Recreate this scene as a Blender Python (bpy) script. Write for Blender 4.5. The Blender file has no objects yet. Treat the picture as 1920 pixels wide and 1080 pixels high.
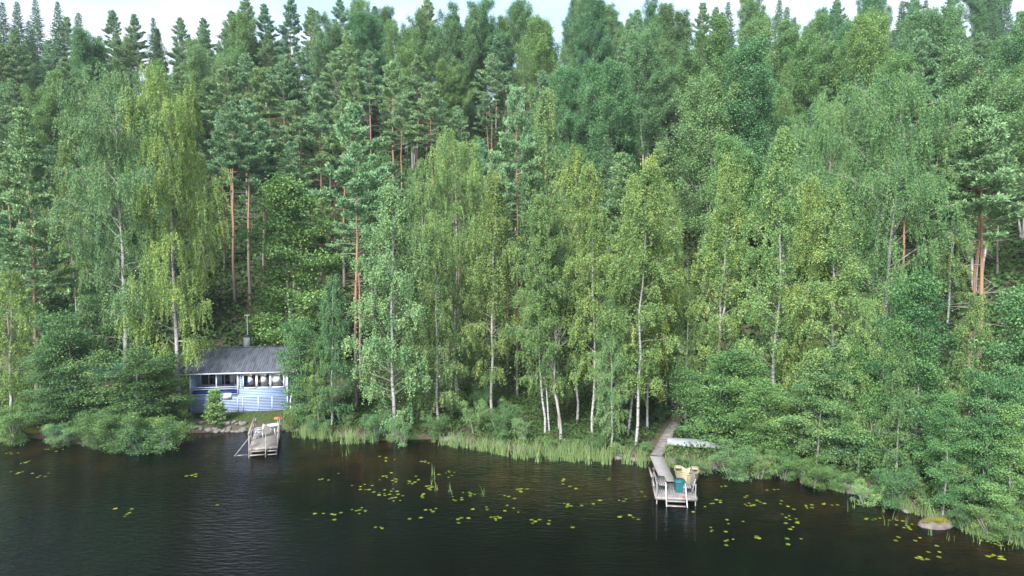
import bpy, math, random
import numpy as np
from mathutils import Vector, Matrix

# ------------------------------------------------------------------ camera, light, exposure
SC = bpy.context.scene
COL = SC.collection
CAMH, PITCH, F = 14.0, math.radians(3.5), 1280.0
cam_d = bpy.data.cameras.new('camera'); cam = bpy.data.objects.new('camera', cam_d); COL.objects.link(cam)
cam_d.lens = 24; cam_d.sensor_width = 36; cam_d.clip_start = 0.2; cam_d.clip_end = 3000
cam.location = (0, 0, CAMH); cam.rotation_euler = (math.radians(90) - PITCH, 0, 0)
SC.camera = cam

SUN_EL, SUN_AZ = math.radians(40), math.radians(204)      # azimuth: direction the light comes FROM, clockwise from +Y
W = bpy.data.worlds.new("World"); SC.world = W; W.use_nodes = True
wt = W.node_tree; wn = wt.nodes; wl = wt.links
bg = wn['Background']; bg.inputs['Strength'].default_value = 0.125
sky = wn.new('ShaderNodeTexSky'); sky.sky_type = 'NISHITA'; sky.sun_disc = False
sky.sun_elevation = SUN_EL; sky.sun_rotation = SUN_AZ; sky.air_density = 1.0; sky.dust_density = 1.6
tc = wn.new('ShaderNodeTexCoord'); mp = wn.new('ShaderNodeMapping'); mp.inputs['Scale'].default_value = (1.2, 1.2, 4.5)
ns = wn.new('ShaderNodeTexNoise'); ns.inputs['Scale'].default_value = 2.2; ns.inputs['Detail'].default_value = 7
rp = wn.new('ShaderNodeValToRGB'); rp.color_ramp.elements[0].position = .36; rp.color_ramp.elements[1].position = .62
rp.color_ramp.elements[0].color = (.12, .12, .12, 1); rp.color_ramp.elements[1].color = (.92, .92, .92, 1)
mx = wn.new('ShaderNodeMix'); mx.data_type = 'RGBA'; mx.inputs['B'].default_value = (3.0, 3.35, 3.9, 1)
wl.new(tc.outputs['Generated'], mp.inputs['Vector']); wl.new(mp.outputs['Vector'], ns.inputs['Vector'])
wl.new(ns.outputs['Fac'], rp.inputs['Fac']); wl.new(rp.outputs['Color'], mx.inputs['Factor'])
wl.new(sky.outputs['Color'], mx.inputs['A']); wl.new(mx.outputs['Result'], bg.inputs['Color'])

sun_d = bpy.data.lights.new('sun', 'SUN'); sun = bpy.data.objects.new('sun', sun_d); COL.objects.link(sun)
sun_d.energy = 4.3; sun_d.angle = math.radians(26); sun_d.color = (1.0, .97, .92)
sd = Vector((math.sin(SUN_AZ) * math.cos(SUN_EL), math.cos(SUN_AZ) * math.cos(SUN_EL), math.sin(SUN_EL)))
sun.rotation_euler = sd.to_track_quat('Z', 'Y').to_euler()
SC.view_settings.view_transform = 'Standard'; SC.view_settings.look = 'None'
SC.view_settings.exposure = 1.68; SC.view_settings.gamma = 1.0
SC.render.engine = 'CYCLES'
SC.cycles.max_bounces = 7; SC.cycles.diffuse_bounces = 3; SC.cycles.transmission_bounces = 3
SC.cycles.transparent_max_bounces = 8; SC.cycles.volume_bounces = 0
SC.cycles.use_denoising = True

# ------------------------------------------------------------------ camera geometry
CP, SP = math.cos(PITCH), math.sin(PITCH)
def ray(px, py):
    a, b = (px - 960) / F, -(py - 540) / F
    return a, CP + b * SP, -SP + b * CP
def gnd(px, py, z=0.0):
    a, y, c = ray(px, py); t = (z - CAMH) / c
    return a * t, y * t
def atY(px, py, Y):
    a, y, c = ray(px, py); t = Y / y
    return a * t, Y, CAMH + c * t
def proj(x, y, z):
    dz = z - CAMH; d = y * CP - dz * SP; u = y * SP + dz * CP
    return 960 + F * x / d, 540 - F * u / d

# ------------------------------------------------------------------ terrain
SHORE = [(-40, 826), (0, 828), (60, 820), (130, 832), (250, 836), (350, 812), (540, 806), (600, 815), (700, 826), (820, 823), (960, 846),
         (1100, 854), (1200, 862), (1250, 868), (1330, 880), (1420, 888), (1500, 896), (1600, 920), (1700, 955), (1790, 985),
         (1860, 1000), (1940, 1012)]
sp_ = np.array([gnd(*p) for p in SHORE])
SX = np.concatenate([[-400, -90, -50], sp_[:, 0], [34, 60, 120, 400]])
SY = np.concatenate([[58, 52, 50], sp_[:, 1], [28.5, 24, 20, 10]])
def shoreY(x): return np.interp(x, SX, SY)
_t = np.linspace(0, 200, 2001)
_s1 = np.interp(_t, [0, .6, 1.2, 7, 12], [.55, .55, .07, .08, 0])
_s2 = np.interp(_t, [0, 6, 20, 90, 112, 200], [0, .06, .50, .50, .05, 0.0])
_z1 = np.concatenate([[0], np.cumsum(_s1[:-1] * .1)]); _z2 = np.concatenate([[0], np.cumsum(_s2[:-1] * .1)])
def terrain(x, y):
    x = np.asarray(x, float); y = np.asarray(y, float)
    s = shoreY(x); t = y - s
    t2 = y - (s * .45 + 50 * .55)
    wob = .35 * np.sin(x * .21 + 1.3) * np.sin(y * .17) + .8 * np.sin(x * .06 + 2) * np.sin(y * .05 + 1)
    up = np.interp(t, _t, _z1) + np.interp(t2, _t, _z2) + np.clip(t - 4, 0, 20) / 20 * wob
    dn = -np.minimum(4.0, .22 * np.abs(t) + .012 * t * t)
    shoal = 1.25 * np.exp(-(((x - 1.0) / 4.5) ** 2 + ((y - 42.6) / 2.4) ** 2))
    shoal2 = .5 * np.exp(-(((x + 11) / 5) ** 2 + ((y - 46) / 2.) ** 2))
    dn = np.minimum(-.16, dn + shoal + shoal2)
    dn = np.where(t > -.7, np.maximum(dn, .3 * t), dn)
    return np.where(t > 0, up, dn)
def gz(x, y): return float(terrain(x, y))

# ------------------------------------------------------------------ mesh builder
class MB:
    def __init__(s): s.v = []; s.q = []; s.t = []; s.n = 0; s.ti = []; s.tt = []
    def quads(s, V, Q, tint=.5):
        V = np.asarray(V, float).reshape(-1, 3); Q = np.asarray(Q, int).reshape(-1, 4)
        s.v.append(V); s.q.append(Q + s.n); s.n += len(V)
        s.t.append(np.broadcast_to(np.asarray(tint, float), (len(Q),)).copy())
        return s
    def box(s, c, size, rz=0, rx=0, ry=0, tint=.5):
        x, y, z = [k / 2 for k in size]
        V = np.array([(-x, -y, -z), (x, -y, -z), (x, y, -z), (-x, y, -z), (-x, -y, z), (x, -y, z), (x, y, z), (-x, y, z)])
        R = np.array(Matrix.Rotation(rz, 3, 'Z') @ Matrix.Rotation(ry, 3, 'Y') @ Matrix.Rotation(rx, 3, 'X'))
        V = V @ R.T + np.array(c)
        return s.quads(V, [(0, 3, 2, 1), (4, 5, 6, 7), (0, 1, 5, 4), (1, 2, 6, 5), (2, 3, 7, 6), (3, 0, 4, 7)], tint)
    def tube(s, P, r, k=6, cap=False, tint=.5):
        P = np.asarray(P, float); n = len(P); r = np.broadcast_to(np.asarray(r, float), (n,))
        T = np.gradient(P, axis=0); T /= np.linalg.norm(T, axis=1)[:, None] + 1e-9
        ref = np.array([0, 0, 1.]) if abs(T[:, 2].mean()) < .75 else np.array([1., 0, 0])
        A = np.cross(T, ref); A /= np.linalg.norm(A, axis=1)[:, None] + 1e-9
        B = np.cross(T, A)
        an = np.arange(k) * 2 * math.pi / k
        V = P[:, None] + r[:, None, None] * (np.cos(an)[None, :, None] * A[:, None] + np.sin(an)[None, :, None] * B[:, None])
        i = np.arange(n - 1)[:, None] * k; j = np.arange(k)[None]; j2 = (j + 1) % k
        Q = np.stack([i + j, i + k + j, i + k + j2, i + j2], -1).reshape(-1, 4)
        s.quads(V.reshape(-1, 3), Q, tint)
        if cap:
            for e in (0, n - 1):
                c = s.n; s.v.append(np.vstack([V[e], P[e][None]])); s.n += k + 1
                tri = [(c + a, c + (a + 1) % k, c + k, c + k) for a in range(k)]
                s.q.append(np.array(tri)); s.t.append(np.full(k, .5))
        return s
    def bar(s, a, b, w, h=None):                        # rectangular bar from a to b
        a = Vector(a); b = Vector(b); d = b - a; h = h or w
        R = d.to_track_quat('X', 'Z').to_matrix(); c = (a + b) / 2
        x, y, z = d.length / 2, w / 2, h / 2
        V = np.array([(-x, -y, -z), (x, -y, -z), (x, y, -z), (-x, y, -z), (-x, -y, z), (x, -y, z), (x, y, z), (-x, y, z)])
        V = V @ np.array(R).T + np.array(c)
        return s.quads(V, [(0, 3, 2, 1), (4, 5, 6, 7), (0, 1, 5, 4), (1, 2, 6, 5), (2, 3, 7, 6), (3, 0, 4, 7)])
    def leaves(s, C, D, size, wid, rng, up=.7, tint=.5):
        n = len(C)
        N = rng.normal(size=(n, 3)); N[:, 2] += up
        D = D / (np.linalg.norm(D, axis=1)[:, None] + 1e-9)
        S = np.cross(D, N); S /= np.linalg.norm(S, axis=1)[:, None] + 1e-9
        sz = (np.asarray(size) * rng.uniform(.7, 1.3, n))[:, None]
        V = np.stack([C - D * sz * .5, C + S * sz * wid * .5, C + D * sz * .5, C - S * sz * wid * .5], 1).reshape(-1, 3)
        return s.quads(V, np.arange(4 * n).reshape(n, 4), tint)
    def mesh(s, name, mat, smooth=False):
        V = np.concatenate(s.v); Q = np.concatenate(s.q); T = np.concatenate(s.t)
        tri = Q[:, 2] == Q[:, 3]
        me = bpy.data.meshes.new(name)
        if not tri.any():
            me.vertices.add(len(V)); me.vertices.foreach_set('co', V.ravel())
            me.loops.add(Q.size); me.loops.foreach_set('vertex_index', Q.ravel().astype(np.int32))
            me.polygons.add(len(Q)); me.polygons.foreach_set('loop_start', (np.arange(len(Q)) * 4).astype(np.int32))
        else:
            me.from_pydata(V.tolist(), [], [tuple(q[:3]) if b else tuple(q) for q, b in zip(Q.tolist(), tri)])
        at = me.attributes.new('tint', 'FLOAT', 'FACE'); at.data.foreach_set('value', T.astype(np.float32))
        me.update(calc_edges=True); me.validate()
        if smooth: me.polygons.foreach_set('use_smooth', np.ones(len(me.polygons), bool))
        me.materials.append(mat)
        return me
    def obj(s, name, mat, parent=None, smooth=False):
        return link(name, s.mesh(name, mat, smooth), parent)

def link(name, me, parent=None):
    o = bpy.data.objects.new(name, me); COL.objects.link(o); o.parent = parent
    return o
def tag(o, label, cat, group=None, kind=None):
    o['label'] = label; o['category'] = cat
    if group: o['group'] = group
    if kind: o['kind'] = kind
    return o
def empty(name, loc, rz=0, label=None, cat=None, group=None):
    o = bpy.data.objects.new(name, None); COL.objects.link(o); o.location = loc; o.rotation_euler = (0, 0, rz)
    if label: tag(o, label, cat, group)
    return o
def struct(o, label=None, cat=None):
    o['kind'] = 'structure'
    if label: o['label'] = label
    if cat: o['category'] = cat
    return o

# ------------------------------------------------------------------ materials
def mat(name, col, rough=.7, spec=.3, col2=None, scale=4., bump=0., bscale=30., stretch=(1, 1, 1), lo=.35, hi=.65, metal=0.):
    m = bpy.data.materials.new(name); m.use_nodes = True; t = m.node_tree; n = t.nodes; l = t.links
    b = n['Principled BSDF']; b.inputs['Roughness'].default_value = rough; b.inputs['Specular IOR Level'].default_value = spec
    b.inputs['Metallic'].default_value = metal
    co = n.new('ShaderNodeTexCoord'); ma = n.new('ShaderNodeMapping'); ma.inputs['Scale'].default_value = stretch
    l.new(co.outputs['Object'], ma.inputs['Vector'])
    if col2:
        x = n.new('ShaderNodeTexNoise'); x.inputs['Scale'].default_value = scale; x.inputs['Detail'].default_value = 6
        l.new(ma.outputs['Vector'], x.inputs['Vector'])
        r = n.new('ShaderNodeValToRGB'); r.color_ramp.elements[0].position = lo; r.color_ramp.elements[1].position = hi
        r.color_ramp.elements[0].color = (*col, 1); r.color_ramp.elements[1].color = (*col2, 1)
        l.new(x.outputs['Fac'], r.inputs['Fac']); l.new(r.outputs['Color'], b.inputs['Base Color'])
    else: b.inputs['Base Color'].default_value = (*col, 1)
    if bump:
        x = n.new('ShaderNodeTexNoise'); x.inputs['Scale'].default_value = bscale; x.inputs['Detail'].default_value = 4
        l.new(ma.outputs['Vector'], x.inputs['Vector'])
        bm = n.new('ShaderNodeBump'); bm.inputs['Strength'].default_value = bump; bm.inputs['Distance'].default_value = .02
        l.new(x.outputs['Fac'], bm.inputs['Height']); l.new(bm.outputs['Normal'], b.inputs['Normal'])
    return m

def leaf_mat(name, A, B, C=None, trans=.35, rough=.5):
    """A..B..C run over the leaf's own random tint; the object's colour shifts the whole tree."""
    m = bpy.data.materials.new(name); m.use_nodes = True; t = m.node_tree; n = t.nodes; l = t.links
    b = n['Principled BSDF']; b.inputs['Roughness'].default_value = rough; b.inputs['Specular IOR Level'].default_value = .08
    a = n.new('ShaderNodeAttribute'); a.attribute_name = 'tint'
    r = n.new('ShaderNodeValToRGB'); e = r.color_ramp.elements
    e[0].position = .1; e[1].position = .8; e[0].color = (*A, 1); e[1].color = (*B, 1)
    if C: k = e.new(.97); k.color = (*C, 1)
    l.new(a.outputs['Fac'], r.inputs['Fac'])
    oi = n.new('ShaderNodeObjectInfo')
    mu = n.new('ShaderNodeMix'); mu.data_type = 'RGBA'; mu.blend_type = 'MULTIPLY'; mu.inputs['Factor'].default_value = 1
    l.new(r.outputs['Color'], mu.inputs['A']); l.new(oi.outputs['Color'], mu.inputs['B'])
    l.new(mu.outputs['Result'], b.inputs['Base Color'])
    tr = n.new('ShaderNodeBsdfTranslucent'); l.new(mu.outputs['Result'], tr.inputs['Color'])
    ms = n.new('ShaderNodeMixShader'); ms.inputs['Fac'].default_value = trans
    l.new(b.outputs['BSDF'], ms.inputs[1]); l.new(tr.outputs['BSDF'], ms.inputs[2])
    l.new(ms.outputs['Shader'], n['Material Output'].inputs['Surface'])
    return m

def birch_bark():
    m = bpy.data.materials.new('birch_bark'); m.use_nodes = True; t = m.node_tree; n = t.nodes; l = t.links
    b = n['Principled BSDF']; b.inputs['Roughness'].default_value = .7
    co = n.new('ShaderNodeTexCoord'); ma = n.new('ShaderNodeMapping'); ma.inputs['Scale'].default_value = (1.5, 1.5, 6)
    x = n.new('ShaderNodeTexNoise'); x.inputs['Scale'].default_value = 1.6; x.inputs['Detail'].default_value = 5
    r = n.new('ShaderNodeValToRGB'); e = r.color_ramp.elements
    e[0].position = .36; e[0].color = (.05, .045, .04, 1); e[1].position = .47; e[1].color = (.24, .24, .24, 1)
    l.new(co.outputs['Object'], ma.inputs['Vector']); l.new(ma.outputs['Vector'], x.inputs['Vector'])
    l.new(x.outputs['Fac'], r.inputs['Fac'])
    a = n.new('ShaderNodeAttribute'); a.attribute_name = 'tint'; mr = n.new('ShaderNodeMapRange'); mr.inputs['From Max'].default_value = .5
    l.new(a.outputs['Fac'], mr.inputs['Value']); mi = n.new('ShaderNodeMix'); mi.data_type = 'RGBA'
    mi.inputs['A'].default_value = (.20, .18, .155, 1); l.new(mr.outputs[0], mi.inputs['Factor']); l.new(r.outputs['Color'], mi.inputs['B'])
    l.new(mi.outputs['Result'], b.inputs['Base Color'])
    return m
def pine_bark():
    m = bpy.data.materials.new('pine_bark'); m.use_nodes = True; t = m.node_tree; n = t.nodes; l = t.links
    b = n['Principled BSDF']; b.inputs['Roughness'].default_value = .85
    co = n.new('ShaderNodeTexCoord'); sx = n.new('ShaderNodeSeparateXYZ'); l.new(co.outputs['Object'], sx.inputs[0])
    x = n.new('ShaderNodeTexNoise'); x.inputs['Scale'].default_value = 2.2; x.inputs['Detail'].default_value = 6; l.new(co.outputs['Object'], x.inputs['Vector'])
    ad = n.new('ShaderNodeMath'); ad.operation = 'MULTIPLY_ADD'; ad.inputs[1].default_value = 5.0; l.new(x.outputs['Fac'], ad.inputs[0]); l.new(sx.outputs['Z'], ad.inputs[2])
    mr = n.new('ShaderNodeMapRange'); mr.inputs['From Min'].default_value = 5.5; mr.inputs['From Max'].default_value = 10; l.new(ad.outputs[0], mr.inputs['Value'])
    r = n.new('ShaderNodeValToRGB'); e = r.color_ramp.elements
    e[0].position = 0; e[0].color = (.12, .10, .09, 1); e[1].position = 1; e[1].color = (.205, .11, .066, 1)
    l.new(mr.outputs[0], r.inputs['Fac'])
    a = n.new('ShaderNodeAttribute'); a.attribute_name = 'tint'; m2 = n.new('ShaderNodeMapRange'); m2.inputs['From Max'].default_value = .5
    l.new(a.outputs['Fac'], m2.inputs['Value']); mi = n.new('ShaderNodeMix'); mi.data_type = 'RGBA'
    mi.inputs['A'].default_value = (.20, .175, .16, 1); l.new(m2.outputs[0], mi.inputs['Factor']); l.new(r.outputs['Color'], mi.inputs['B'])
    l.new(mi.outputs['Result'], b.inputs['Base Color'])
    return m

M_BIRCH = leaf_mat('birch_leaves', (.076, .158, .072), (.190, .285, .108), (.25, .31, .11))
M_PINE = leaf_mat('pine_needles', (.085, .168, .088), (.185, .292, .142), trans=.15, rough=.7)
M_SPRUCE = leaf_mat('spruce_needles', (.058, .125, .066), (.12, .205, .098), trans=.12, rough=.7)
M_ASPEN = leaf_mat('aspen_leaves', (.082, .172, .080), (.172, .282, .120), trans=.3)
M_ALDER = leaf_mat('alder_leaves', (.052, .128, .060), (.150, .258, .100), (.22, .30, .09))
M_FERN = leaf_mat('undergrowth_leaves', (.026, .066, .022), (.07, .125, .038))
M_GRASS = leaf_mat('grass_blades', (.045, .095, .02), (.11, .155, .04))
M_REED = leaf_mat('reed_blades', (.075, .15, .05), (.19, .25, .105), (.29, .30, .14), trans=.25)
M_LILY = leaf_mat('lily_leaves', (.08, .125, .016), (.165, .20, .026), (.26, .20, .022), trans=.1, rough=.35)
M_BBARK = birch_bark(); M_PBARK = pine_bark()
M_GBARK = mat('grey_bark', (.14, .13, .12), col2=(.26, .255, .24), scale=2.5, stretch=(1, 1, .4))
M_DBARK = mat('dark_bark', (.07, .055, .045), col2=(.13, .11, .09), scale=3)
M_WOOD = mat('weathered_boards', (.125, .115, .105), col2=(.21, .195, .18), scale=3, stretch=(1.2, 8, 1), bump=.3)
M_WOOD2 = mat('grey_deck_boards', (.075, .072, .075), col2=(.16, .155, .155), scale=3, stretch=(9, 1.2, 1), bump=.3)
M_PATH = mat('brown_path_boards', (.075, .07, .07), col2=(.175, .16, .155), scale=1.6, stretch=(1, 3, 1), bump=.3)
M_GANG = mat('pale_gangway_boards', (.16, .155, .15), col2=(.24, .23, .22), scale=3, stretch=(1, 7, 1), bump=.25)
M_DARKW = mat('wet_timber', (.05, .042, .035), col2=(.11, .09, .07), scale=4)
M_WHITE = mat('white_paint', (.46, .48, .53), rough=.5, col2=(.51, .53, .58), scale=2)
M_PLAST = mat('white_plastic', (.36, .38, .41), rough=.35, spec=.5)
M_BLUE = mat('pale_blue_paint', (.19, .265, .43), rough=.55, col2=(.215, .295, .465), scale=1.5)
M_BLUED = mat('mid_blue_backing', (.12, .19, .42), rough=.8)
M_NAVY = mat('deep_blue_cloth', (.008, .045, .22), rough=.8)
M_ROOF = mat('grey_fibre_roof', (.034, .041, .055), rough=.8, col2=(.07, .08, .098), scale=1.3, stretch=(2.5, .8, 1))
M_TEALR = mat('teal_metal_roof', (.01, .09, .11), rough=.5, col2=(.02, .13, .15), scale=2)
M_BRICK = mat('grey_chimney', (.10, .115, .135), rough=.8, col2=(.16, .175, .19), scale=5)
M_METAL = mat('dull_metal', (.42, .43, .45), rough=.4, metal=.7)
M_BLACK = mat('black_metal', (.03, .03, .035), rough=.5)
M_INT = mat('room_wall', (.50, .50, .50), rough=.9)
M_BROWN = mat('brown_furniture', (.16, .09, .05), rough=.6)
M_CURT = mat('pale_curtain', (.62, .66, .66), rough=.9, col2=(.52, .56, .57), scale=3, stretch=(12, 1, .3))
M_TOWEL = mat('cream_towel', (.62, .62, .50), rough=.95, col2=(.70, .70, .62), scale=6)
M_ORANGE = mat('orange_red_plastic', (.75, .10, .02), rough=.45)
M_TEAL = mat('teal_plastic', (.006, .06, .075), rough=.5, col2=(.01, .075, .085), scale=3)
M_CREAM = mat('cream_hull', (.31, .275, .185), rough=.45, spec=.5, col2=(.27, .235, .155), scale=2.5)
M_CREAMW = mat('white_hull', (.14, .16, .165), rough=.55, col2=(.085, .10, .10), scale=1.8, lo=.5, hi=.75)
M_STONE = mat('shore_stone', (.055, .052, .052), rough=.9, col2=(.14, .133, .13), scale=3, bump=.5, bscale=12)
M_ROCK = mat('granite_boulder', (.07, .058, .056), rough=.9, col2=(.14, .115, .11), scale=2.2, bump=.6, bscale=9)
M_MOSS = mat('yellow_moss', (.085, .09, .014), rough=1, col2=(.15, .14, .02), scale=6, bump=.6, bscale=25)

def glass():
    m = bpy.data.materials.new('window_glass'); m.use_nodes = True; t = m.node_tree; n = t.nodes; l = t.links
    g = n.new('ShaderNodeBsdfGlossy'); g.inputs['Roughness'].default_value = .03; tr = n.new('ShaderNodeBsdfTransparent')
    tr.inputs['Color'].default_value = (.96, .97, .98, 1)
    fr = n.new('ShaderNodeFresnel'); fr.inputs['IOR'].default_value = 1.35; ms = n.new('ShaderNodeMixShader')
    l.new(fr.outputs[0], ms.inputs[0]); l.new(tr.outputs[0], ms.inputs[1]); l.new(g.outputs[0], ms.inputs[2])
    l.new(ms.outputs[0], n['Material Output'].inputs['Surface']); return m
M_GLASS = glass()

def water_mat():
    m = bpy.data.materials.new('lake_water'); m.use_nodes = True; t = m.node_tree; n = t.nodes; l = t.links
    co = n.new('ShaderNodeTexCoord')
    def noise(scale, st, rz, det=3):
        ma = n.new('ShaderNodeMapping'); ma.inputs['Scale'].default_value = st; ma.inputs['Rotation'].default_value = (0, 0, rz)
        x = n.new('ShaderNodeTexNoise'); x.inputs['Scale'].default_value = scale; x.inputs['Detail'].default_value = det
        l.new(co.outputs['Object'], ma.inputs['Vector']); l.new(ma.outputs['Vector'], x.inputs['Vector']); return x
    a = noise(1.5, (1, 3.2, 1), .35, 4); b = noise(.28, (1, 2.0, 1), -.3, 2); c = noise(.05, (1, 1.4, 1), .5, 2)
    rr = n.new('ShaderNodeMapRange'); rr.inputs['From Min'].default_value = .4; rr.inputs['From Max'].default_value = .62
    rr.inputs['To Min'].default_value = .25; rr.inputs['To Max'].default_value = 2.2
    l.new(c.outputs['Fac'], rr.inputs['Value'])
    vd = n.new('ShaderNodeVectorMath'); vd.operation = 'DISTANCE'; vd.inputs[1].default_value = (-19, 26, 0); l.new(co.outputs['Object'], vd.inputs[0])
    wr = n.new('ShaderNodeMapRange'); wr.inputs['From Min'].default_value = 4; wr.inputs['From Max'].default_value = 13; wr.inputs['To Min'].default_value = 3.5; wr.inputs['To Max'].default_value = 0
    l.new(vd.outputs['Value'], wr.inputs['Value']); ra = n.new('ShaderNodeMath'); ra.operation = 'ADD'; l.new(rr.outputs[0], ra.inputs[0]); l.new(wr.outputs[0], ra.inputs[1])
    mu = n.new('ShaderNodeMath'); mu.operation = 'MULTIPLY'; l.new(a.outputs['Fac'], mu.inputs[0]); l.new(ra.outputs[0], mu.inputs[1])
    ad = n.new('ShaderNodeMath'); ad.operation = 'MULTIPLY_ADD'; ad.inputs[1].default_value = 1.1; l.new(b.outputs['Fac'], ad.inputs[0]); l.new(mu.outputs[0], ad.inputs[2])
    bm = n.new('ShaderNodeBump'); bm.inputs['Strength'].default_value = 1; bm.inputs['Distance'].default_value = .035
    l.new(ad.outputs[0], bm.inputs['Height'])
    g = n.new('ShaderNodeBsdfGlossy'); g.inputs['Roughness'].default_value = .06; g.inputs['Color'].default_value = (.78, .86, .92, 1); l.new(bm.outputs['Normal'], g.inputs['Normal'])
    tr = n.new('ShaderNodeBsdfTransparent'); tr.inputs['Color'].default_value = (.40, .32, .18, 1)
    df = n.new('ShaderNodeBsdfDiffuse'); df.inputs['Color'].default_value = (.0012, .0042, .0050, 1)
    m1 = n.new('ShaderNodeMixShader'); m1.inputs[0].default_value = .35; l.new(tr.outputs[0], m1.inputs[1]); l.new(df.outputs[0], m1.inputs[2])
    fr = n.new('ShaderNodeFresnel'); fr.inputs['IOR'].default_value = 1.24; l.new(bm.outputs['Normal'], fr.inputs['Normal'])
    ms = n.new('ShaderNodeMixShader'); l.new(fr.outputs[0], ms.inputs[0]); l.new(m1.outputs[0], ms.inputs[1]); l.new(g.outputs[0], ms.inputs[2])
    l.new(ms.outputs[0], n['Material Output'].inputs['Surface']); return m
M_WATER = water_mat()

def ground_mat():
    m = bpy.data.materials.new('forest_floor'); m.use_nodes = True; t = m.node_tree; n = t.nodes; l = t.links
    b = n['Principled BSDF']; b.inputs['Roughness'].default_value = .95
    co = n.new('ShaderNodeTexCoord'); sx = n.new('ShaderNodeSeparateXYZ'); l.new(co.outputs['Object'], sx.inputs[0])
    def nz(s, d=6):
        x = n.new('ShaderNodeTexNoise'); x.inputs['Scale'].default_value = s; x.inputs['Detail'].default_value = d; l.new(co.outputs['Object'], x.inputs['Vector']); return x
    def ramp(src, p0, c0, p1, c1):
        r = n.new('ShaderNodeValToRGB'); e = r.color_ramp.elements; e[0].position = p0; e[1].position = p1; e[0].color = (*c0, 1); e[1].color = (*c1, 1)
        l.new(src, r.inputs['Fac']); return r
    a = ramp(nz(.9).outputs['Fac'], .42, (.045, .032, .022), .6, (.035, .06, .016))
    bed = ramp(nz(.5).outputs['Fac'], .4, (.075, .058, .028), .65, (.24, .165, .06))
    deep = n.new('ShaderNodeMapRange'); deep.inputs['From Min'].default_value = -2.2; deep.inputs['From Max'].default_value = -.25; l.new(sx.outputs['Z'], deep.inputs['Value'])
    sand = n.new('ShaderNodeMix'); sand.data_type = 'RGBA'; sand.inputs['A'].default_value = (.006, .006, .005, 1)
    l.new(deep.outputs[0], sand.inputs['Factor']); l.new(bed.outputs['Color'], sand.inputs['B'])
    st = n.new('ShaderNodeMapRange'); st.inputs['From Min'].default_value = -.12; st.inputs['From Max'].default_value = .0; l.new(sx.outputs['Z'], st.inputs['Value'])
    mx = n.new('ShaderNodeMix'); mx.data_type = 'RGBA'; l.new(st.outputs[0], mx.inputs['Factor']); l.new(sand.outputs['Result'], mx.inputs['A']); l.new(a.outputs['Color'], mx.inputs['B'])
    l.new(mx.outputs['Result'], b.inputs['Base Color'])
    bm = n.new('ShaderNodeBump'); bm.inputs['Strength'].default_value = .6; bm.inputs['Distance'].default_value = .15
    l.new(nz(3.).outputs['Fac'], bm.inputs['Height']); l.new(bm.outputs['Normal'], b.inputs['Normal'])
    return m

# ------------------------------------------------------------------ setting: ground and water
gx = np.concatenate([np.linspace(-420, -90, 23)[:-1], np.linspace(-90, 80, 250), np.linspace(80, 420, 24)[1:]])
gy = np.concatenate([np.linspace(-160, 20, 19)[:-1], np.linspace(20, 75, 150), np.linspace(75, 190, 90)[1:], np.linspace(190, 480, 16)[1:]])
GX, GY = np.meshgrid(gx, gy); GZ = terrain(GX, GY)
nx, ny = len(gx), len(gy)
ii = (np.arange(ny - 1)[:, None] * nx + np.arange(nx - 1)[None]).ravel()
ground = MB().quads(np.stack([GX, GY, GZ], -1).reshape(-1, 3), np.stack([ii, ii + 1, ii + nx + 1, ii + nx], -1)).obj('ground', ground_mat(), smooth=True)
struct(ground)
wb = MB(); wb.quads([(-420, -160, 0), (420, -160, 0), (420, 70, 0), (-420, 70, 0)], [(0, 1, 2, 3)])
struct(wb.obj('water', M_WATER))

# ------------------------------------------------------------------ tree builders
UP = np.array([0, 0, 1.])
def unit(v): return v / (np.linalg.norm(v) + 1e-9)
def trunk_line(rng, H, n=13, wig=.2, lean=(0, 0)):
    z = np.linspace(0, H, n); w = np.cumsum(rng.normal(0, wig * H / 20 / math.sqrt(n), (n, 2)), 0); w -= w[0]
    u = z / H
    return np.stack([w[:, 0] + lean[0] * u ** 1.3, w[:, 1] + lean[1] * u ** 1.3, z], 1)
def at(P, h):
    z = P[:, 2]; return np.array([np.interp(h, z, P[:, 0]), np.interp(h, z, P[:, 1]), h])
def poly(rng, p, d, L, n, dz, wig):
    pts = [p]; d = d.copy()
    for i in range(n):
        d = unit(d + rng.normal(0, wig, 3) + UP * dz); p = p + d * L / n; pts.append(p)
    return np.array(pts)

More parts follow.
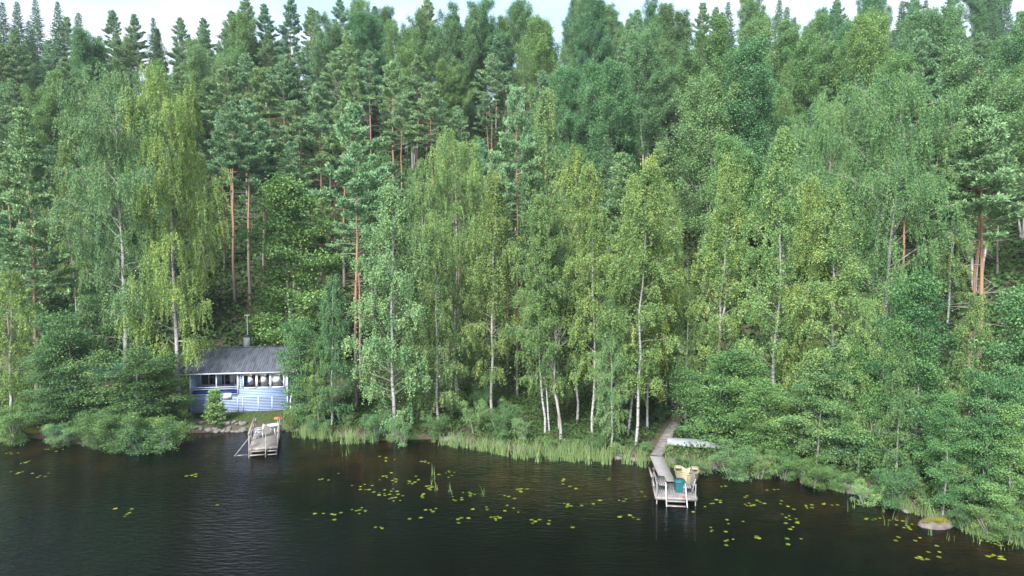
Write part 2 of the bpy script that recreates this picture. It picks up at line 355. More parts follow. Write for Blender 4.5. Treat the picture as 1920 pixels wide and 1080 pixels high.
def broadleaf(seed, H, R, cb, nprim, a0, a1, dz, mode, leaf=.13, strand=.9, fat=.0085, stems=1, peak=.3, pw=.75, dens=1., spread=.0, blob=(.42, .2), up=1.1, ragged=.3, limb=0.):
    rng = np.random.default_rng(seed); tm = MB(); C = []; D = []; T = []
    def leafstrand(p, d, S):
        h = d.copy(); h[2] = 0; ct = rng.normal(.45, .19)
        for w in range(2):
            S2 = S * rng.uniform(.6, 1.1); p2 = p + rng.normal(0, .11, 3) * (w > 0)
            n = max(4, int(S2 / .019 * dens)); s = rng.uniform(0, 1, n)
            pts = p2 + h * (S2 * .33 * s[:, None]) - UP * (S2 * (s ** 1.3))[:, None] + rng.normal(0, .05, (n, 3))
            dd = rng.normal(0, .45, (n, 3)); dd[:, 2] -= .9
            C.append(pts); D.append(dd); T.append(np.clip(ct + rng.normal(0, .11, n), 0, .95))
    def leafblob(p, d, k=1.):
        n = int(125 * dens * k); e = rng.normal(0, 1, (n, 3)) * np.array([blob[0], blob[0], blob[1]])
        e[:, 2] -= .25 * (e[:, 0] ** 2 + e[:, 1] ** 2)
        C.append(p + e); D.append(rng.normal(0, 1, (n, 3)) * np.array([1, 1, .5])); T.append(np.clip(rng.normal(.45, .19) + rng.normal(0, .11, n), 0, .95))
    lines = []
    for k in range(stems):
        az = rng.uniform(0, 6.28) + k * 6.28 / stems
        ln = (0, 0) if stems == 1 else (math.cos(az) * spread, math.sin(az) * spread)
        h = H * (1 if k == 0 else rng.uniform(.72, .97))
        P = trunk_line(rng, h, lean=ln, wig=.3); P[:, 0] += 0 if stems == 1 else math.cos(az) * .2; P[:, 1] += 0 if stems == 1 else math.sin(az) * .2
        r0 = H * fat * (1 if stems == 1 else .75)
        tm.tube(P - np.array([0, 0, .15]), np.maximum(.012, r0 * (1 - (P[:, 2] / h)) ** .85 + .01), 8)
        lines.append((P, h, r0))
    for P, h, r0 in lines:
        npm = int(nprim / (1 if stems == 1 else stems * .75))
        for i in range(npm):
            u = (i + rng.uniform(0, 1)) / npm; u = u ** .92
            hh = h * (cb + (1 - cb) * u * .985)
            prof = np.interp(u, [0, peak, 1], [.62, 1, 0]) if u < peak else (1 - ((u - peak) / (1 - peak))) ** pw
            L0 = R * max(.1, prof) * rng.uniform(1 - ragged * 1.4, 1 + ragged * .6) / (1 if stems == 1 else 1.35)
            az = i * 2.4 + rng.uniform(-.6, .6); a = math.radians(a0 + (a1 - a0) * u + rng.uniform(-9, 9))
            d = np.array([math.cos(az) * math.sin(a), math.sin(az) * math.sin(a), math.cos(a)])
            L = L0 / max(.55, math.sin(a) + .12)
            p0 = at(P, min(hh, h - .05))
            B = poly(rng, p0, d, L, 6, dz, .1)
            br = max(.009, min(r0 * .3, .007 * L + .006) * (1 - .5 * u))
            big = limb > 0 and i % 5 == 0 and u < .75
            tm.tube(B, (.055 * (1 - .6 * u) if big else br) * np.linspace(1, .25, 7), 5 if big else 4, tint=.45 if big else 0)
            nsec = max(3, int(L / .33))
            for j in range(nsec):
                s = .22 + .78 * (j + rng.uniform(0, 1)) / nsec; f = s * 6; k = min(5, int(f)); q = B[k] + (B[k + 1] - B[k]) * (f - k)
                bd = unit(B[k + 1] - B[k]); side = unit(np.cross(bd, UP)) * (1 if j % 2 else -1)
                d2 = unit(bd * .7 + side * rng.uniform(.3, 1.0) + UP * rng.uniform(-.25, .45))
                L2 = (.3 + .34 * L * (1.1 - s)) * rng.uniform(.6, 1.3)
                B2 = poly(rng, q, d2, L2, 3, dz * 1.3, .14)
                if L2 > .5: tm.tube(B2, np.array([.009, .007, .005, .003]), 3, tint=0)
                if mode == 'strand':
                    for m_ in range(1, 4):
                        if rng.uniform() < .74: leafstrand(B2[m_], unit(B2[m_] - B2[m_ - 1]), strand * rng.uniform(.35, 1.35))
                    if rng.uniform() < .5: leafblob(B2[2], d2, .3)
                else:
                    leafblob(B2[3], d2); 
                    if L2 > .55: leafblob(B2[2], d2, .7)
            if mode == 'strand': leafstrand(B[6], d, strand * .8)
            else: leafblob(B[6], d)
    cm = MB(); C = np.concatenate(C); 
    cm.leaves(C, np.concatenate(D), leaf * .80, .75, rng, up=up, tint=np.concatenate(T))
    return tm, cm

def pine(seed, H, R, cb, prof_pw=.6, sparse=1., dead=14, gap=.72):
    rng = np.random.default_rng(seed); tm = MB(); C = []; D = []; T = []
    P = trunk_line(rng, H, wig=.16)
    r0 = H * .0085
    tm.tube(P - np.array([0, 0, .15]), np.maximum(.02, r0 * (1 - (P[:, 2] / H) * .93)), 8)
    def tuft(p, d, k=1.):
        n = int(15 * k); dd = unit(d)[None] + rng.normal(0, .6, (n, 3)); dd[:, 2] += .3
        dd /= np.linalg.norm(dd, axis=1)[:, None]
        C.append(p + dd * .09 + rng.normal(0, 1, (n, 3)) * np.array([.10, .10, .04])); D.append(dd); T.append(np.clip(rng.normal(.45, .16) + rng.normal(0, .15, n), 0, 1))
    z = H * cb; azb = rng.uniform(0, 6)
    while z < H - .1:
        u = (z / H - cb) / (1 - cb)
        n = rng.integers(3, 6) if u > .12 else rng.integers(2, 4)
        keep = rng.uniform() < .88
        for k in range(n):
            az = azb + k * 6.283 / n + rng.uniform(-.35, .35)
            L = R * max(.1, (1 - u) ** prof_pw * min(1, .7 + u * 2.2)) * rng.uniform(.65, 1.25)
            if not keep: L *= .6
            el = math.radians(-6 + 62 * u ** 1.5 + rng.uniform(-9, 9))
            d = np.array([math.cos(az) * math.cos(el), math.sin(az) * math.cos(el), math.sin(el)])
            B = poly(rng, at(P, z), d, L, 5, .07, .09)
            tm.tube(B, max(.012, .011 * L + .005) * np.linspace(1, .3, 6), 4, tint=.15)
            nt = max(3, int(L / .17))
            for j in range(nt):
                s = .28 + .72 * (j + rng.uniform(0, 1)) / nt; f = s * 5; q = min(4, int(f)); p = B[q] + (B[q + 1] - B[q]) * (f - q)
                bd = unit(B[q + 1] - B[q]); side = unit(np.cross(bd, UP)) * (1 if j % 2 else -1)
                d2 = unit(bd * .8 + side * rng.uniform(.4, 1.1) + UP * rng.uniform(.0, .45))
                L2 = (.22 + .32 * L * (1.1 - s)) * rng.uniform(.6, 1.2)
                m_ = max(2, int(L2 / .13 * sparse))
                for w in range(m_):
                    tuft(p + d2 * L2 * (w + 1) / m_ + UP * .03 * w, d2)
            tuft(B[5], B[5] - B[4], 1.4)
        azb += 1.1; z += gap * rng.uniform(.7, 1.25) * (1 - .45 * u)
    tuft(at(P, H - .05), UP, 2)
    for k in range(dead):
        zz = H * rng.uniform(max(.12, cb - .3), cb + .04); az = rng.uniform(0, 6.28)
        d = np.array([math.cos(az), math.sin(az), rng.uniform(-.2, .3)])
        B = poly(rng, at(P, zz), unit(d), R * rng.uniform(.25, .75), 4, .0, .16); tm.tube(B, np.linspace(.022, .006, 5), 3, tint=0)
    cm = MB(); cm.leaves(np.concatenate(C), np.concatenate(D), .21, .34, rng, up=.5, tint=np.concatenate(T))
    return tm, cm

def spruce(seed, H, R, cb=.1):
    rng = np.random.default_rng(seed); tm = MB(); C = []; D = []; T = []
    P = trunk_line(rng, H, wig=.08); tm.tube(P - np.array([0, 0, .15]), np.maximum(.015, H * .009 * (1 - P[:, 2] / H)), 7)
    z = H * cb
    while z < H - .15:
        u = (z / H - cb) / (1 - cb); n = 6 if u < .8 else 5; az0 = rng.uniform(0, 6)
        for k in range(n):
            az = az0 + k * 6.283 / n + rng.uniform(-.3, .3); L = (R * (1 - u) ** .75 + .22) * rng.uniform(.6, 1.12)
            el = math.radians(-14 + 50 * u ** 2 + rng.uniform(-7, 7))
            d = np.array([math.cos(az) * math.cos(el), math.sin(az) * math.cos(el), math.sin(el)])
            B = poly(rng, at(P, z), d, L, 4, .03, .06); tm.tube(B, np.linspace(.018, .005, 5), 3)
            nt = max(2, int(L / .17))
            for j in range(nt):
                s = .15 + .85 * (j + rng.uniform(0, 1)) / nt; f = s * 4; q = min(3, int(f)); p = B[q] + (B[q + 1] - B[q]) * (f - q)
                bd = unit(B[q + 1] - B[q]); side = unit(np.cross(bd, UP)) * (1 if j % 2 else -1)
                d2 = unit(bd * .8 + side * .7 - UP * rng.uniform(.1, .6)); L2 = (.18 + .25 * L * (1.05 - s)) * rng.uniform(.7, 1.2)
                m_ = max(4, int(L2 / .045)); w = rng.uniform(0, 1, m_)[:, None]
                C.append(p + d2 * L2 * w + rng.normal(0, .04, (m_, 3))); D.append(d2[None] + rng.normal(0, .5, (m_, 3)))
                T.append(np.clip(rng.normal(.4, .15) + rng.normal(0, .15, m_), 0, 1))
        z += .42 * rng.uniform(.8, 1.2) * (1 - .55 * u)
    C.append(at(P, H - .05)[None] + np.linspace(-.4, .25, 12)[:, None] * UP); D.append(rng.normal(0, .3, (12, 3)) + UP); T.append(np.full(12, .5))
    cm = MB(); cm.leaves(np.concatenate(C), np.concatenate(D), .23, .36, rng, up=.3, tint=np.concatenate(T))
    return tm, cm

def snag(seed, H):
    rng = np.random.default_rng(seed); tm = MB(); P = trunk_line(rng, H, wig=.9); tm.tube(P, np.linspace(.13, .03, len(P)), 7)
    for i in range(22):
        h = H * rng.uniform(.45, .98); az = rng.uniform(0, 6.28); d = unit(np.array([math.cos(az), math.sin(az), rng.uniform(.3, 1.6)]))
        B = poly(rng, at(P, h), d, rng.uniform(.6, 1.6), 5, .05, .28); tm.tube(B, np.linspace(.035, .01, 6), 4)
        for j in (2, 3, 4):
            B2 = poly(rng, B[j], unit(d + rng.normal(0, .7, 3)), rng.uniform(.3, .8), 3, .05, .25); tm.tube(B2, np.linspace(.014, .006, 4), 3)
    return tm, None

VAR = {}
def variant(key, trip, H, R, cmat, bmat):
    tm, cm = trip
    VAR.setdefault(key, []).append((tm.mesh(key + '_trunk', bmat, True), cm.mesh(key + '_crown', cmat) if cm else None, H, R))
for s in range(3): variant('birch_big', broadleaf(10 + s, 20, 4.6, .15, 74, 60, 42, -.045, 'strand', leaf=.125, strand=1.3, fat=.0105, peak=.5, pw=.42, dens=.55, limb=.5, ragged=.45), 20, 4.6, M_BIRCH, M_BBARK)
for s in range(4): variant('birch', broadleaf(20 + s, 18, 2.3, .13, 74, 58, 24, -.04, 'strand', leaf=.12, strand=.85, fat=.0052, peak=.28, pw=.8, dens=.8), 18, 2.3, M_BIRCH, M_BBARK)
for s in range(3): variant('birch_bare', broadleaf(30 + s, 18, 1.95, .19, 70, 60, 26, -.05, 'strand', leaf=.12, strand=.8, fat=.0042, peak=.35, pw=.7, dens=.8, ragged=.45), 18, 1.9, M_BIRCH, M_BBARK)
for s in range(3): variant('birch_low', broadleaf(40 + s, 14, 2.3, .06, 66, 62, 26, -.05, 'strand', leaf=.12, strand=.75, fat=.007, peak=.28, pw=.75, dens=.8), 14, 2.3, M_BIRCH, M_BBARK)
for s in range(4): variant('aspen', broadleaf(50 + s, 23, 4.9, .22, 100, 48, 18, .06, 'blob', leaf=.185, fat=.008, stems=2 + s % 3, spread=2.2, peak=.38, pw=.62, dens=.50, blob=(.25, .30), ragged=.8), 23, 4.8, M_ASPEN, M_GBARK)
for s in range(3): variant('alder', broadleaf(60 + s, 10, 2.4, .06, 60, 80, 26, -.02, 'blob', leaf=.14, fat=.0085, peak=.3, pw=.75, dens=.75, blob=(.32, .12), ragged=.6), 10, 2.4, M_ALDER, M_GBARK)
for s in range(4): variant('alder_multi', broadleaf(70 + s, 8, 2.0, .05, 78, 84, 24, -.035, 'blob', leaf=.135, fat=.008, stems=4, spread=1.5, peak=.35, pw=.75, dens=.62, blob=(.3, .12), ragged=.65), 8, 2.7, M_ALDER, M_GBARK)
for s in range(4): variant('bush', broadleaf(80 + s, 4, 1.5, .06, 40, 58, 18, -.05, 'blob' if s % 2 else 'strand', leaf=.115, strand=.45, fat=.010, stems=6, spread=1.3, peak=.4, pw=.8, dens=.5, blob=(.2, .14), ragged=.7), 4, 2.1, M_ALDER if s % 2 else M_BIRCH, M_GBARK)
for s in range(5): variant('pine', pine(90 + s, 20, 3.0, .44 + .04 * (s % 3)), 20, 3.0, M_PINE, M_PBARK)
for s in range(3): variant('pine_low', pine(100 + s, 19, 2.6, .30, prof_pw=.7, dead=30), 19, 2.6, M_PINE, M_PBARK)
for s in range(3): variant('spruce', spruce(110 + s, 20, 3.1), 20, 3.1, M_SPRUCE, M_DBARK)
for s in range(3): variant('pine_high', pine(130 + s, 20, 3.1, .60 + .04 * s, dead=24), 20, 3.1, M_PINE, M_PBARK)
variant('sapling', pine(120, 3.2, .75, .1, dead=0, gap=.3), 3.2, .75, M_PINE, M_DBARK)
variant('snag', snag(125, 7), 7, 1.2, None, M_GBARK)

NAMES = {'birch_big': 'birch_tree', 'birch': 'birch_tree', 'birch_bare': 'birch_tree', 'birch_low': 'birch_tree', 'aspen': 'aspen_tree', 'alder': 'alder_tree',
         'alder_multi': 'alder_tree', 'bush': 'alder_shrub', 'pine': 'pine_tree', 'pine_low': 'pine_tree', 'pine_high': 'pine_tree', 'spruce': 'spruce_tree', 'sapling': 'pine_sapling', 'snag': 'dead_tree'}
rnd = random.Random(5)
PLACED = []           # (x, y, radius)
TREES = []
_vi = {}
def plant(kind, x, y, H, width=None, label=None, group=None, tint=None, rz=None, v=None, zoff=0., lean=None):
    vs = VAR[kind]; i = _vi.get(kind, 0); _vi[kind] = i + 1
    tme, cme, h0, r0 = vs[(i if v is None else v) % len(vs)]
    s = H / h0; sx = s if width is None else min(1.75 * s, max(.55 * s, width / (2 * r0)))
    z = gz(x, y) + zoff
    root = empty(NAMES[kind], (x, y, z), rnd.uniform(0, 6.28) if rz is None else rz)
    if lean: root.rotation_euler = (lean[1], lean[0], root.rotation_euler[2])
    root.scale = (sx, sx, s)
    if kind != 'bush' and not lean: root.rotation_euler = (rnd.gauss(0, .013), rnd.gauss(0, .013), root.rotation_euler[2])
    link('trunk', tme, root)
    if cme:
        c = link('crown', cme, root)
        g = rnd.uniform(.86, 1.14); w = rnd.uniform(-.07, .07)
        t = tint or (1, 1, 1); c.color = (t[0] * g * (1 + w), t[1] * g, t[2] * g * (1 - w), 1)
    PLACED.append((x, y, max(1.4, sx * r0 * .75)))
    TREES.append((root, kind, x, y, z, H, sx * r0, label, group, tint))
    return root

# ---- front trees: (kind, base px, base py, top py, crown px, label, tint, extra)
YEL, GRN, BLU, PAL, DRK = (1.14, 1.06, .9), (1, 1, 1), (.8, .95, 1.1), (1.15, 1.14, 1.2), (.74, .82, .82)
FRONT = [
 ('birch_low', 22, 792, 508, 130, 'leafy birch cut by the left picture edge, in front of the tall bare pine trunk', YEL),
 ('pine_low', 70, 742, 213, 150, 'blue-green pine with long orange trunk standing alone at the left end of the shore', (1.05, 1.03, .97)),
 ('alder_multi', 150, 790, 560, 150, 'many-stemmed alder with thin white stems in front of the teal-roofed outbuilding', GRN),
 ('alder_multi', 258, 806, 652, 185, 'rounded alder leaning out over the water left of the blue cabin', GRN),
 ('alder', 100, 800, 640, 100, 'small loose alder beside the yellow mossy bank left of the white alder stems', PAL),
 ('birch_big', 238, 770, 150, 215, 'huge pale birch with forked white trunk, greyer of the two giants by the cabin', PAL),
 ('birch_big', 338, 774, 168, 195, 'huge yellow-green weeping birch hanging over the left end of the cabin roof', (1.25, 1.12, .85)),
 ('alder', 548, 712, 338, 175, 'broad leafy alder with clumped crown rising behind the cabin chimney', (1.1, 1.1, .95)),
 ('alder_multi', 575, 797, 600, 120, 'alder with bright leaves hiding the right end of the blue cabin', (1.1, 1.08, 1)),
 ('birch_low', 622, 800, 520, 90, 'slender bluish birch with thin curved stem between cabin alder and pine trunk', (.82, 1, 1.15)),
 ('birch_low', 596, 806, 640, 70, 'short yellowish birch just right of the cabin steps', YEL),
 ('pine_high', 668, 768, 203, 150, 'wide blue-green pine with thick grey-brown trunk base right of the cabin', (1.05, 1.03, .97)),
 ('birch_low', 742, 822, 348, 165, 'pale weeping birch with forked white stem trailing its twigs on the water', PAL),
 ('birch_low', 822, 800, 430, 120, 'full green birch between the pale weeping birch and the white-stemmed one', GRN),
 ('birch_big', 858, 745, 272, 170, 'broad yellow-green birch crown behind the shore, left of the bare brown pine', YEL),
 ('birch', 922, 778, 325, 130, 'tall birch with white stem showing at mid height, left of the bare brown pine', (1.2, 1.1, .95)),
 ('pine_high', 970, 745, 168, 105, 'thin greyish pine with very long bare brown trunk at the centre', (1.05, 1.03, .97)),
 ('birch', 1030, 738, 172, 125, 'tallest grey-green birch at the centre, rising beside the thin greyish pine', PAL),
 ('birch_bare', 1022, 818, 366, 105, 'slim birch with straight white stem, leftmost of the white stems by the reeds', YEL),
 ('birch_bare', 1031, 816, 420, 80, 'thin white-stemmed birch, second of the close pair above the centre reeds', YEL),
 ('birch', 1048, 806, 395, 90, 'leafier thin birch just behind the grey dead tree', GRN),
 ('snag', 1052, 824, 610, 60, 'dead grey tree with bare twisted twigs among the white birch stems', None),
 ('birch_bare', 1082, 795, 278, 110, 'tall birch right of the grey dead tree, its spotted stem broad at the foot', YEL),
 ('birch_bare', 1110, 820, 305, 110, 'twin-looking white birch midway between dead tree and straight white trunk', YEL),
 ('birch_low', 1146, 838, 560, 85, 'short leafy birch with pale thin stem behind the centre reeds', GRN),
 ('birch', 1177, 818, 330, 110, 'yellow-green birch close behind the straightest white trunk', (1.18, 1.1, .9)),
 ('birch_bare', 1192, 836, 308, 135, 'birch with the straightest and brightest white trunk, left of the wooden path', YEL),
 ('birch', 1214, 808, 292, 110, 'golden-topped birch whose thick foot stands beside the wooden path', (1.38, 1.14, .72)),
 ('birch_low', 1286, 800, 545, 90, 'thin slanting birch on the right edge of the wooden path', GRN),
 ('birch', 1342, 800, 292, 140, 'birch with white stem and yellow-tipped open crown above the upturned boat', (1.15, 1.1, .92)),
 ('birch', 1440, 830, 238, 160, 'tall full birch right of the upturned boat, highest of the shore row', (1.1, 1.08, .95)),
 ('birch', 1496, 850, 338, 120, 'dense birch squeezed between the highest shore birch and the golden-edged one', (1.2, 1.12, .9)),
 ('birch', 1562, 868, 352, 160, 'wide golden-edged birch at the right end of the birch row', (1.2, 1.1, .9)),
 ('birch_low', 1250, 770, 430, 90, 'dark green birch behind the golden-topped one, above the path', DRK),
 ('alder_multi', 1335, 832, 650, 170, 'rounded dark alder hiding the far half of the upturned boat', (1.02, 1.02, .92)),
 ('alder_multi', 1425, 868, 690, 150, 'dense round alder bush-tree at the waterline right of the rowing boat', (1.0, 1.03, .93)),
 ('alder', 1532, 880, 665, 120, 'pale alder with thick grey stem, left one of the silvery pair', (1.2, 1.15, 1.2)),
 ('alder', 1582, 875, 640, 130, 'pale alder with thin grey stem, right one of the silvery pair', (1.15, 1.15, 1.2)),
 ('alder_multi', 1650, 900, 590, 130, 'olive many-stemmed alder beside the silvery pair', (.95, 1, .85)),
 ('birch_low', 1682, 915, 600, 85, 'slender fine-leaved birch between olive alder and tall layered alder', (1.05, 1.05, 1)),
 ('birch_low', 1610, 890, 560, 95, 'light green birch rising behind the thin silvery alder', (1.1, 1.08, 1)),
 ('alder', 1716, 905, 520, 150, 'tall layered alder uphill of the mossy boulder', (.95, 1.05, .95)),
 ('alder', 1768, 962, 745, 90, 'bright young alder standing right behind the mossy boulder', (1.15, 1.25, 1.15)),
 ('birch_low', 1812, 935, 555, 110, 'narrow fine-leaved birch with one straight stem right of the mossy boulder', (1.05, 1.05, 1)),
 ('alder_multi', 1855, 962, 690, 120, 'alder with slanting bare grey stems near the right picture edge', (1, 1.06, 1)),
 ('alder', 1900, 950, 555, 170, 'big pale alder cut by the right picture edge', (1.1, 1.1, 1.05)),
 ('alder', 1890, 985, 760, 110, 'low spreading alder over the reeds in the right corner', (1.15, 1.15, 1.05)),
 ('birch_big', 1650, 800, 150, 230, 'great drooping birch with hanging curtains in the right half, behind the shore row', (.88, .96, .9)),
 ('birch_big', 1522, 760, 204, 140, 'dull green drooping birch left of the great drooping one', (.85, .95, .95)),
 ('pine_high', 1812, 790, 225, 190, 'pine with orange trunk, left stem of the twin pair at the right', (1.05, 1.03, .97)),
 ('pine_high', 1830, 800, 212, 210, 'thick orange-trunked pine with dead lower branches, right stem of the twin pair', (1.05, 1.03, .97)),
 ('sapling', 404, 797, 735, 34, 'young upright conifer sapling in front of the blue lattice skirt', (1.15, 1.1, .75)),
]
for kind, bx, by, ty, wpx, lab, tint in FRONT:
    # march along the base ray to the ground
    best = None
    for Y in np.arange(28, 95, .1):
        x, _, z = atY(bx, by, Y)
        if z <= gz(x, Y): best = (x, Y); break
    x, Y = best
    zt = atY(bx, ty, Y)[2]; H = zt - gz(x, Y)
    w = wpx / F * Y
    plant(kind, x, Y, H, w, lab, None, tint)

# shoreline shrubs (px, py, height m, width m, tint)
for k, (px, py, h, w, tint) in enumerate([
    (30, 820, 2.2, 2.8, YEL), (118, 826, 1.4, 2.0, PAL), (190, 828, 2.2, 3.0, GRN), (232, 832, 2.2, 3.0, YEL), (285, 833, 2.3, 3.4, GRN), (325, 824, 2.3, 3.0, YEL), (350, 798, 1.8, 1.8, YEL),
    (412, 799, .5, 1.2, YEL), (457, 775, .6, 1.1, DRK), (505, 773, .6, .6, GRN), (552, 800, 1.7, 1.9, YEL), (600, 810, 1.4, 1.9, GRN), (655, 804, 1.0, 1.4, YEL), (705, 818, 2.2, 2.4, PAL),
    (760, 826, 2.2, 2.6, PAL), (822, 815, 1.8, 2.2, GRN), (890, 816, 2.4, 2.6, YEL), (938, 824, 2.4, 2.8, GRN), (985, 830, 1.6, 2.2, PAL), (1030, 838, .8, 1.4, YEL),
    (1072, 842, 1.0, 1.6, YEL), (1112, 844, 1.3, 1.8, GRN), (1165, 848, .9, 1.6, YEL), (1210, 850, .8, 1.2, YEL), (1256, 854, .7, 1.0, YEL), (1282, 866, .8, 1.3, GRN),
    (1318, 876, 1.0, 1.8, GRN), (1368, 880, 1.7, 2.4, PAL), (1425, 886, 1.9, 2.6, GRN), (1470, 888, 1.8, 2.2, YEL), (1520, 898, 1.4, 2.0, YEL), (1572, 908, 1.4, 2.0, YEL),
    (1628, 934, 1.8, 2.2, (1.15, 1.2, .95)), (1668, 932, 1.8, 2.2, GRN), (1730, 947, 1.3, 1.5, YEL), (1800, 977, 1.4, 1.6, GRN), (1852, 990, 1.4, 2.0, YEL), (1905, 1002, 1.5, 2.0, PAL),
    (1690, 885, 2.4, 2.4, GRN), (1600, 885, 2.4, 2.4, GRN), (1480, 855, 2.4, 2.4, GRN), (900, 790, 2.2, 2.2, GRN), (850, 788, 1.8, 2.2, GRN), (1240, 806, 1.1, 1.6, DRK), (1150, 802, 1.6, 2.0, GRN)]):
    x, y = gnd(px, py, .35)
    big = (px < 352 or (px > 1300 and k % 3 == 0)) and h > 1.2
    plant('bush', x, y - (.35 if big else 0), h * (1.3 if big else 1), w * (1.25 if big else 1), None, 'shrubs along the shore', tint, v=(1 if k % 2 else 3) if big else None)

# ---- slope trees given by where their tops show: depth follows from the hill
BASEH = {'pine_high': 21, 'pine': 20, 'pine_low': 18, 'birch': 18, 'birch_big': 19, 'aspen': 22.5, 'spruce': 20, 'birch_bare': 18}
MID = [('spruce', 5, 5), ('spruce', 33, 4), ('spruce', 66, 0), ('spruce', 107, 3), ('spruce', 142, 22), ('spruce', 52, 40), ('pine', 5, 85), ('pine', 28, 60), ('pine', 120, 112), ('pine', 90, 138), ('pine', 160, 125),
 ('pine', 210, 22), ('pine', 255, 30), ('spruce', 289, 35), ('pine', 340, 38), ('pine', 382, 34), ('pine', 430, 24), ('pine', 462, 0), ('pine', 216, 66), ('birch', 298, 55), ('pine', 330, 128), ('pine', 395, 95),
 ('aspen', 150, 70), ('aspen', 390, 75), ('birch', 133, 262), ('pine', 430, 130), ('pine', 456, 105), ('pine', 502, 62), ('pine', 530, 108), ('pine', 560, 98), ('pine', 600, 50), ('pine', 650, 62), ('pine_high', 668, 128),
 ('pine', 692, 100), ('pine', 492, 132), ('pine', 527, 122), ('pine', 596, 166), ('pine', 628, 98), ('pine', 736, 120), ('pine', 778, 108), ('pine', 812, 158), ('pine', 878, 38), ('pine', 921, 108), ('pine', 460, 190),
 ('pine', 560, 190), ('pine', 430, 200), ('pine', 640, 190), ('aspen', 905, 0), ('aspen', 1018, 38), ('aspen', 1085, 2), ('aspen', 840, 18), ('aspen', 760, 30), ('birch', 1135, 55), ('aspen', 1145, 122), ('aspen', 1265, 20),
 ('aspen', 1330, 52), ('aspen', 1212, 55), ('pine', 1120, 5), ('spruce', 1245, 8), ('spruce', 1366, 4), ('spruce', 1352, 25), ('pine', 1320, 8), ('aspen', 1395, 105), ('birch', 1166, 168), ('aspen', 1440, 40), ('spruce', 1460, 0),
 ('pine', 1475, 62), ('birch', 1475, 118), ('pine', 1552, 65), ('pine', 1722, 60), ('pine', 1625, 40), ('pine_low', 1815, 70), ('spruce', 1608, 140), ('aspen', 1560, 12), ('aspen', 1640, 24), ('spruce', 1650, 2), ('spruce', 1692, 0),
 ('spruce', 1732, 2), ('pine', 1785, 24), ('aspen', 1750, 18), ('spruce', 1864, 22), ('aspen', 1895, 50), ('pine', 1915, 22), ('birch', 1465, 180), ('aspen', 1850, 90), ('pine_low', 1900, 120), ('birch', 790, 300), ('aspen', 1330, 140),
 ('pine', 705, 15), ('pine', 640, 2), ('pine', 540, 0), ('pine', 500, 10), ('pine', 580, 15), ('aspen', 690, 25), ('aspen', 990, 5), ('pine', 1190, 25), ('aspen', 1510, 40), ('pine', 800, 0), ('birch', 1430, 130), ('birch', 1790, 230), ('pine', 1165, 290)]
def solveY(kind, px, ty):
    H = BASEH[kind] * rnd.uniform(.94, 1.06)
    for Y in np.arange(60, 152, .5):
        x = atY(px, ty, Y)[0]
        zt = atY(px, ty, Y)[2]
        if gz(x, Y) + H >= zt: continue
        return x, Y, max(8, zt - gz(x, Y)) if Y <= 60 else H
    Y = 140; x = atY(px, ty, Y)[0]; return x, Y, atY(px, ty, Y)[2] - gz(x, Y)
def solveY2(kind, px, ty):
    """nearest depth at which a tree of the kind's height reaches the given picture height."""
    H = BASEH[kind] * rnd.uniform(.94, 1.06)
    for Y in np.arange(61, 150, .5):
        x, _, zt = atY(px, ty, Y)
        if gz(x, Y) + H >= zt: return x, Y, zt - gz(x, Y)
    Y = 138 + rnd.uniform(-6, 8); x, _, zt = atY(px, ty, Y); return x, Y, zt - gz(x, Y)
TINTK = {'pine': [(1, 1, 1), (1.15, 1.1, .95), (.9, 1, 1.05)], 'pine_low': [(1.08, 1.05, 1)], 'pine_high': [(1, 1, 1), (1.15, 1.1, .95), (1.05, 1.05, 1.05)], 'spruce': [(1, 1, 1)], 'aspen': [(1, 1, 1), (1.1, 1.1, .9), (.85, 1, 1)], 'birch': [(1.05, 1.03, .95), (.9, 1, .95)]}
for kind, px, ty in MID:
    if kind == 'pine' and 410 < px < 960 and 85 < ty < 205: kind = 'pine_high'
    x, Y, H = solveY2(kind, px, ty)
    plant(kind, x, Y, H, None, None, 'trees on the hillside', rnd.choice(TINTK[kind]))

# ---- the rest of the wood between them
nfill = 0
for Y, spc in [(118, 7.), (128, 4.6), (139, 4.4), (149, 4.2)]:
    half = Y * .77; x = -half
    while x < half:
        xx = x + rnd.uniform(-1, 1); yy = Y + rnd.uniform(-3, 3); x += spc
        kind = rnd.choices(['spruce', 'birch_low', 'aspen'], [2, 2, 1.2])[0]; plant(kind, xx, yy, rnd.uniform(9, 12) if Y < 120 else rnd.uniform(11, 16), None, None, 'young trees along the ridge', rnd.choice([(1, 1, 1), (.9, 1, 1)]))
for Y, spc in [(63, 5.6), (69, 6.2), (76, 6.6), (83, 7.0), (91, 7.4), (100, 7.8), (110, 8.0), (121, 8.0), (133, 8), (143, 7.5)]:
    half = Y * .78 + 3; x = -half
    while x < half:
        xx = x + rnd.uniform(-1.6, 1.6); yy = Y + rnd.uniform(-2.6, 2.6); x += spc
        if -32 < xx < -15 and yy < 66: continue
        if any((xx - a) ** 2 + (yy - b) ** 2 < (r + .9) ** 2 for a, b, r in PLACED): continue
        ppx = 960 + F * xx / yy
        if 420 < ppx < 960: kind = rnd.choices(['pine', 'pine_high', 'birch', 'aspen'], [4, 6, .5, .6])[0] if Y < 118 else rnd.choice(['aspen', 'spruce', 'pine'])
        elif ppx >= 960: kind = rnd.choices(['aspen', 'pine', 'birch', 'spruce'], [4, 3, 3, 1.5])[0]
        else: kind = rnd.choices(['pine', 'spruce', 'birch', 'aspen'], [4, 2.5, 1.5, 1.5])[0]
        if 1770 < ppx < 1870 and Y < 92: kind = 'pine_high'
        H = BASEH[kind] * (rnd.uniform(.7, .92) if Y < 115 else rnd.uniform(.85, 1.02))
        plant(kind, xx, yy, H, None, None, 'trees on the hillside', rnd.choice(TINTK[kind])); nfill += 1
print('fill trees', nfill, 'all', len(TREES))

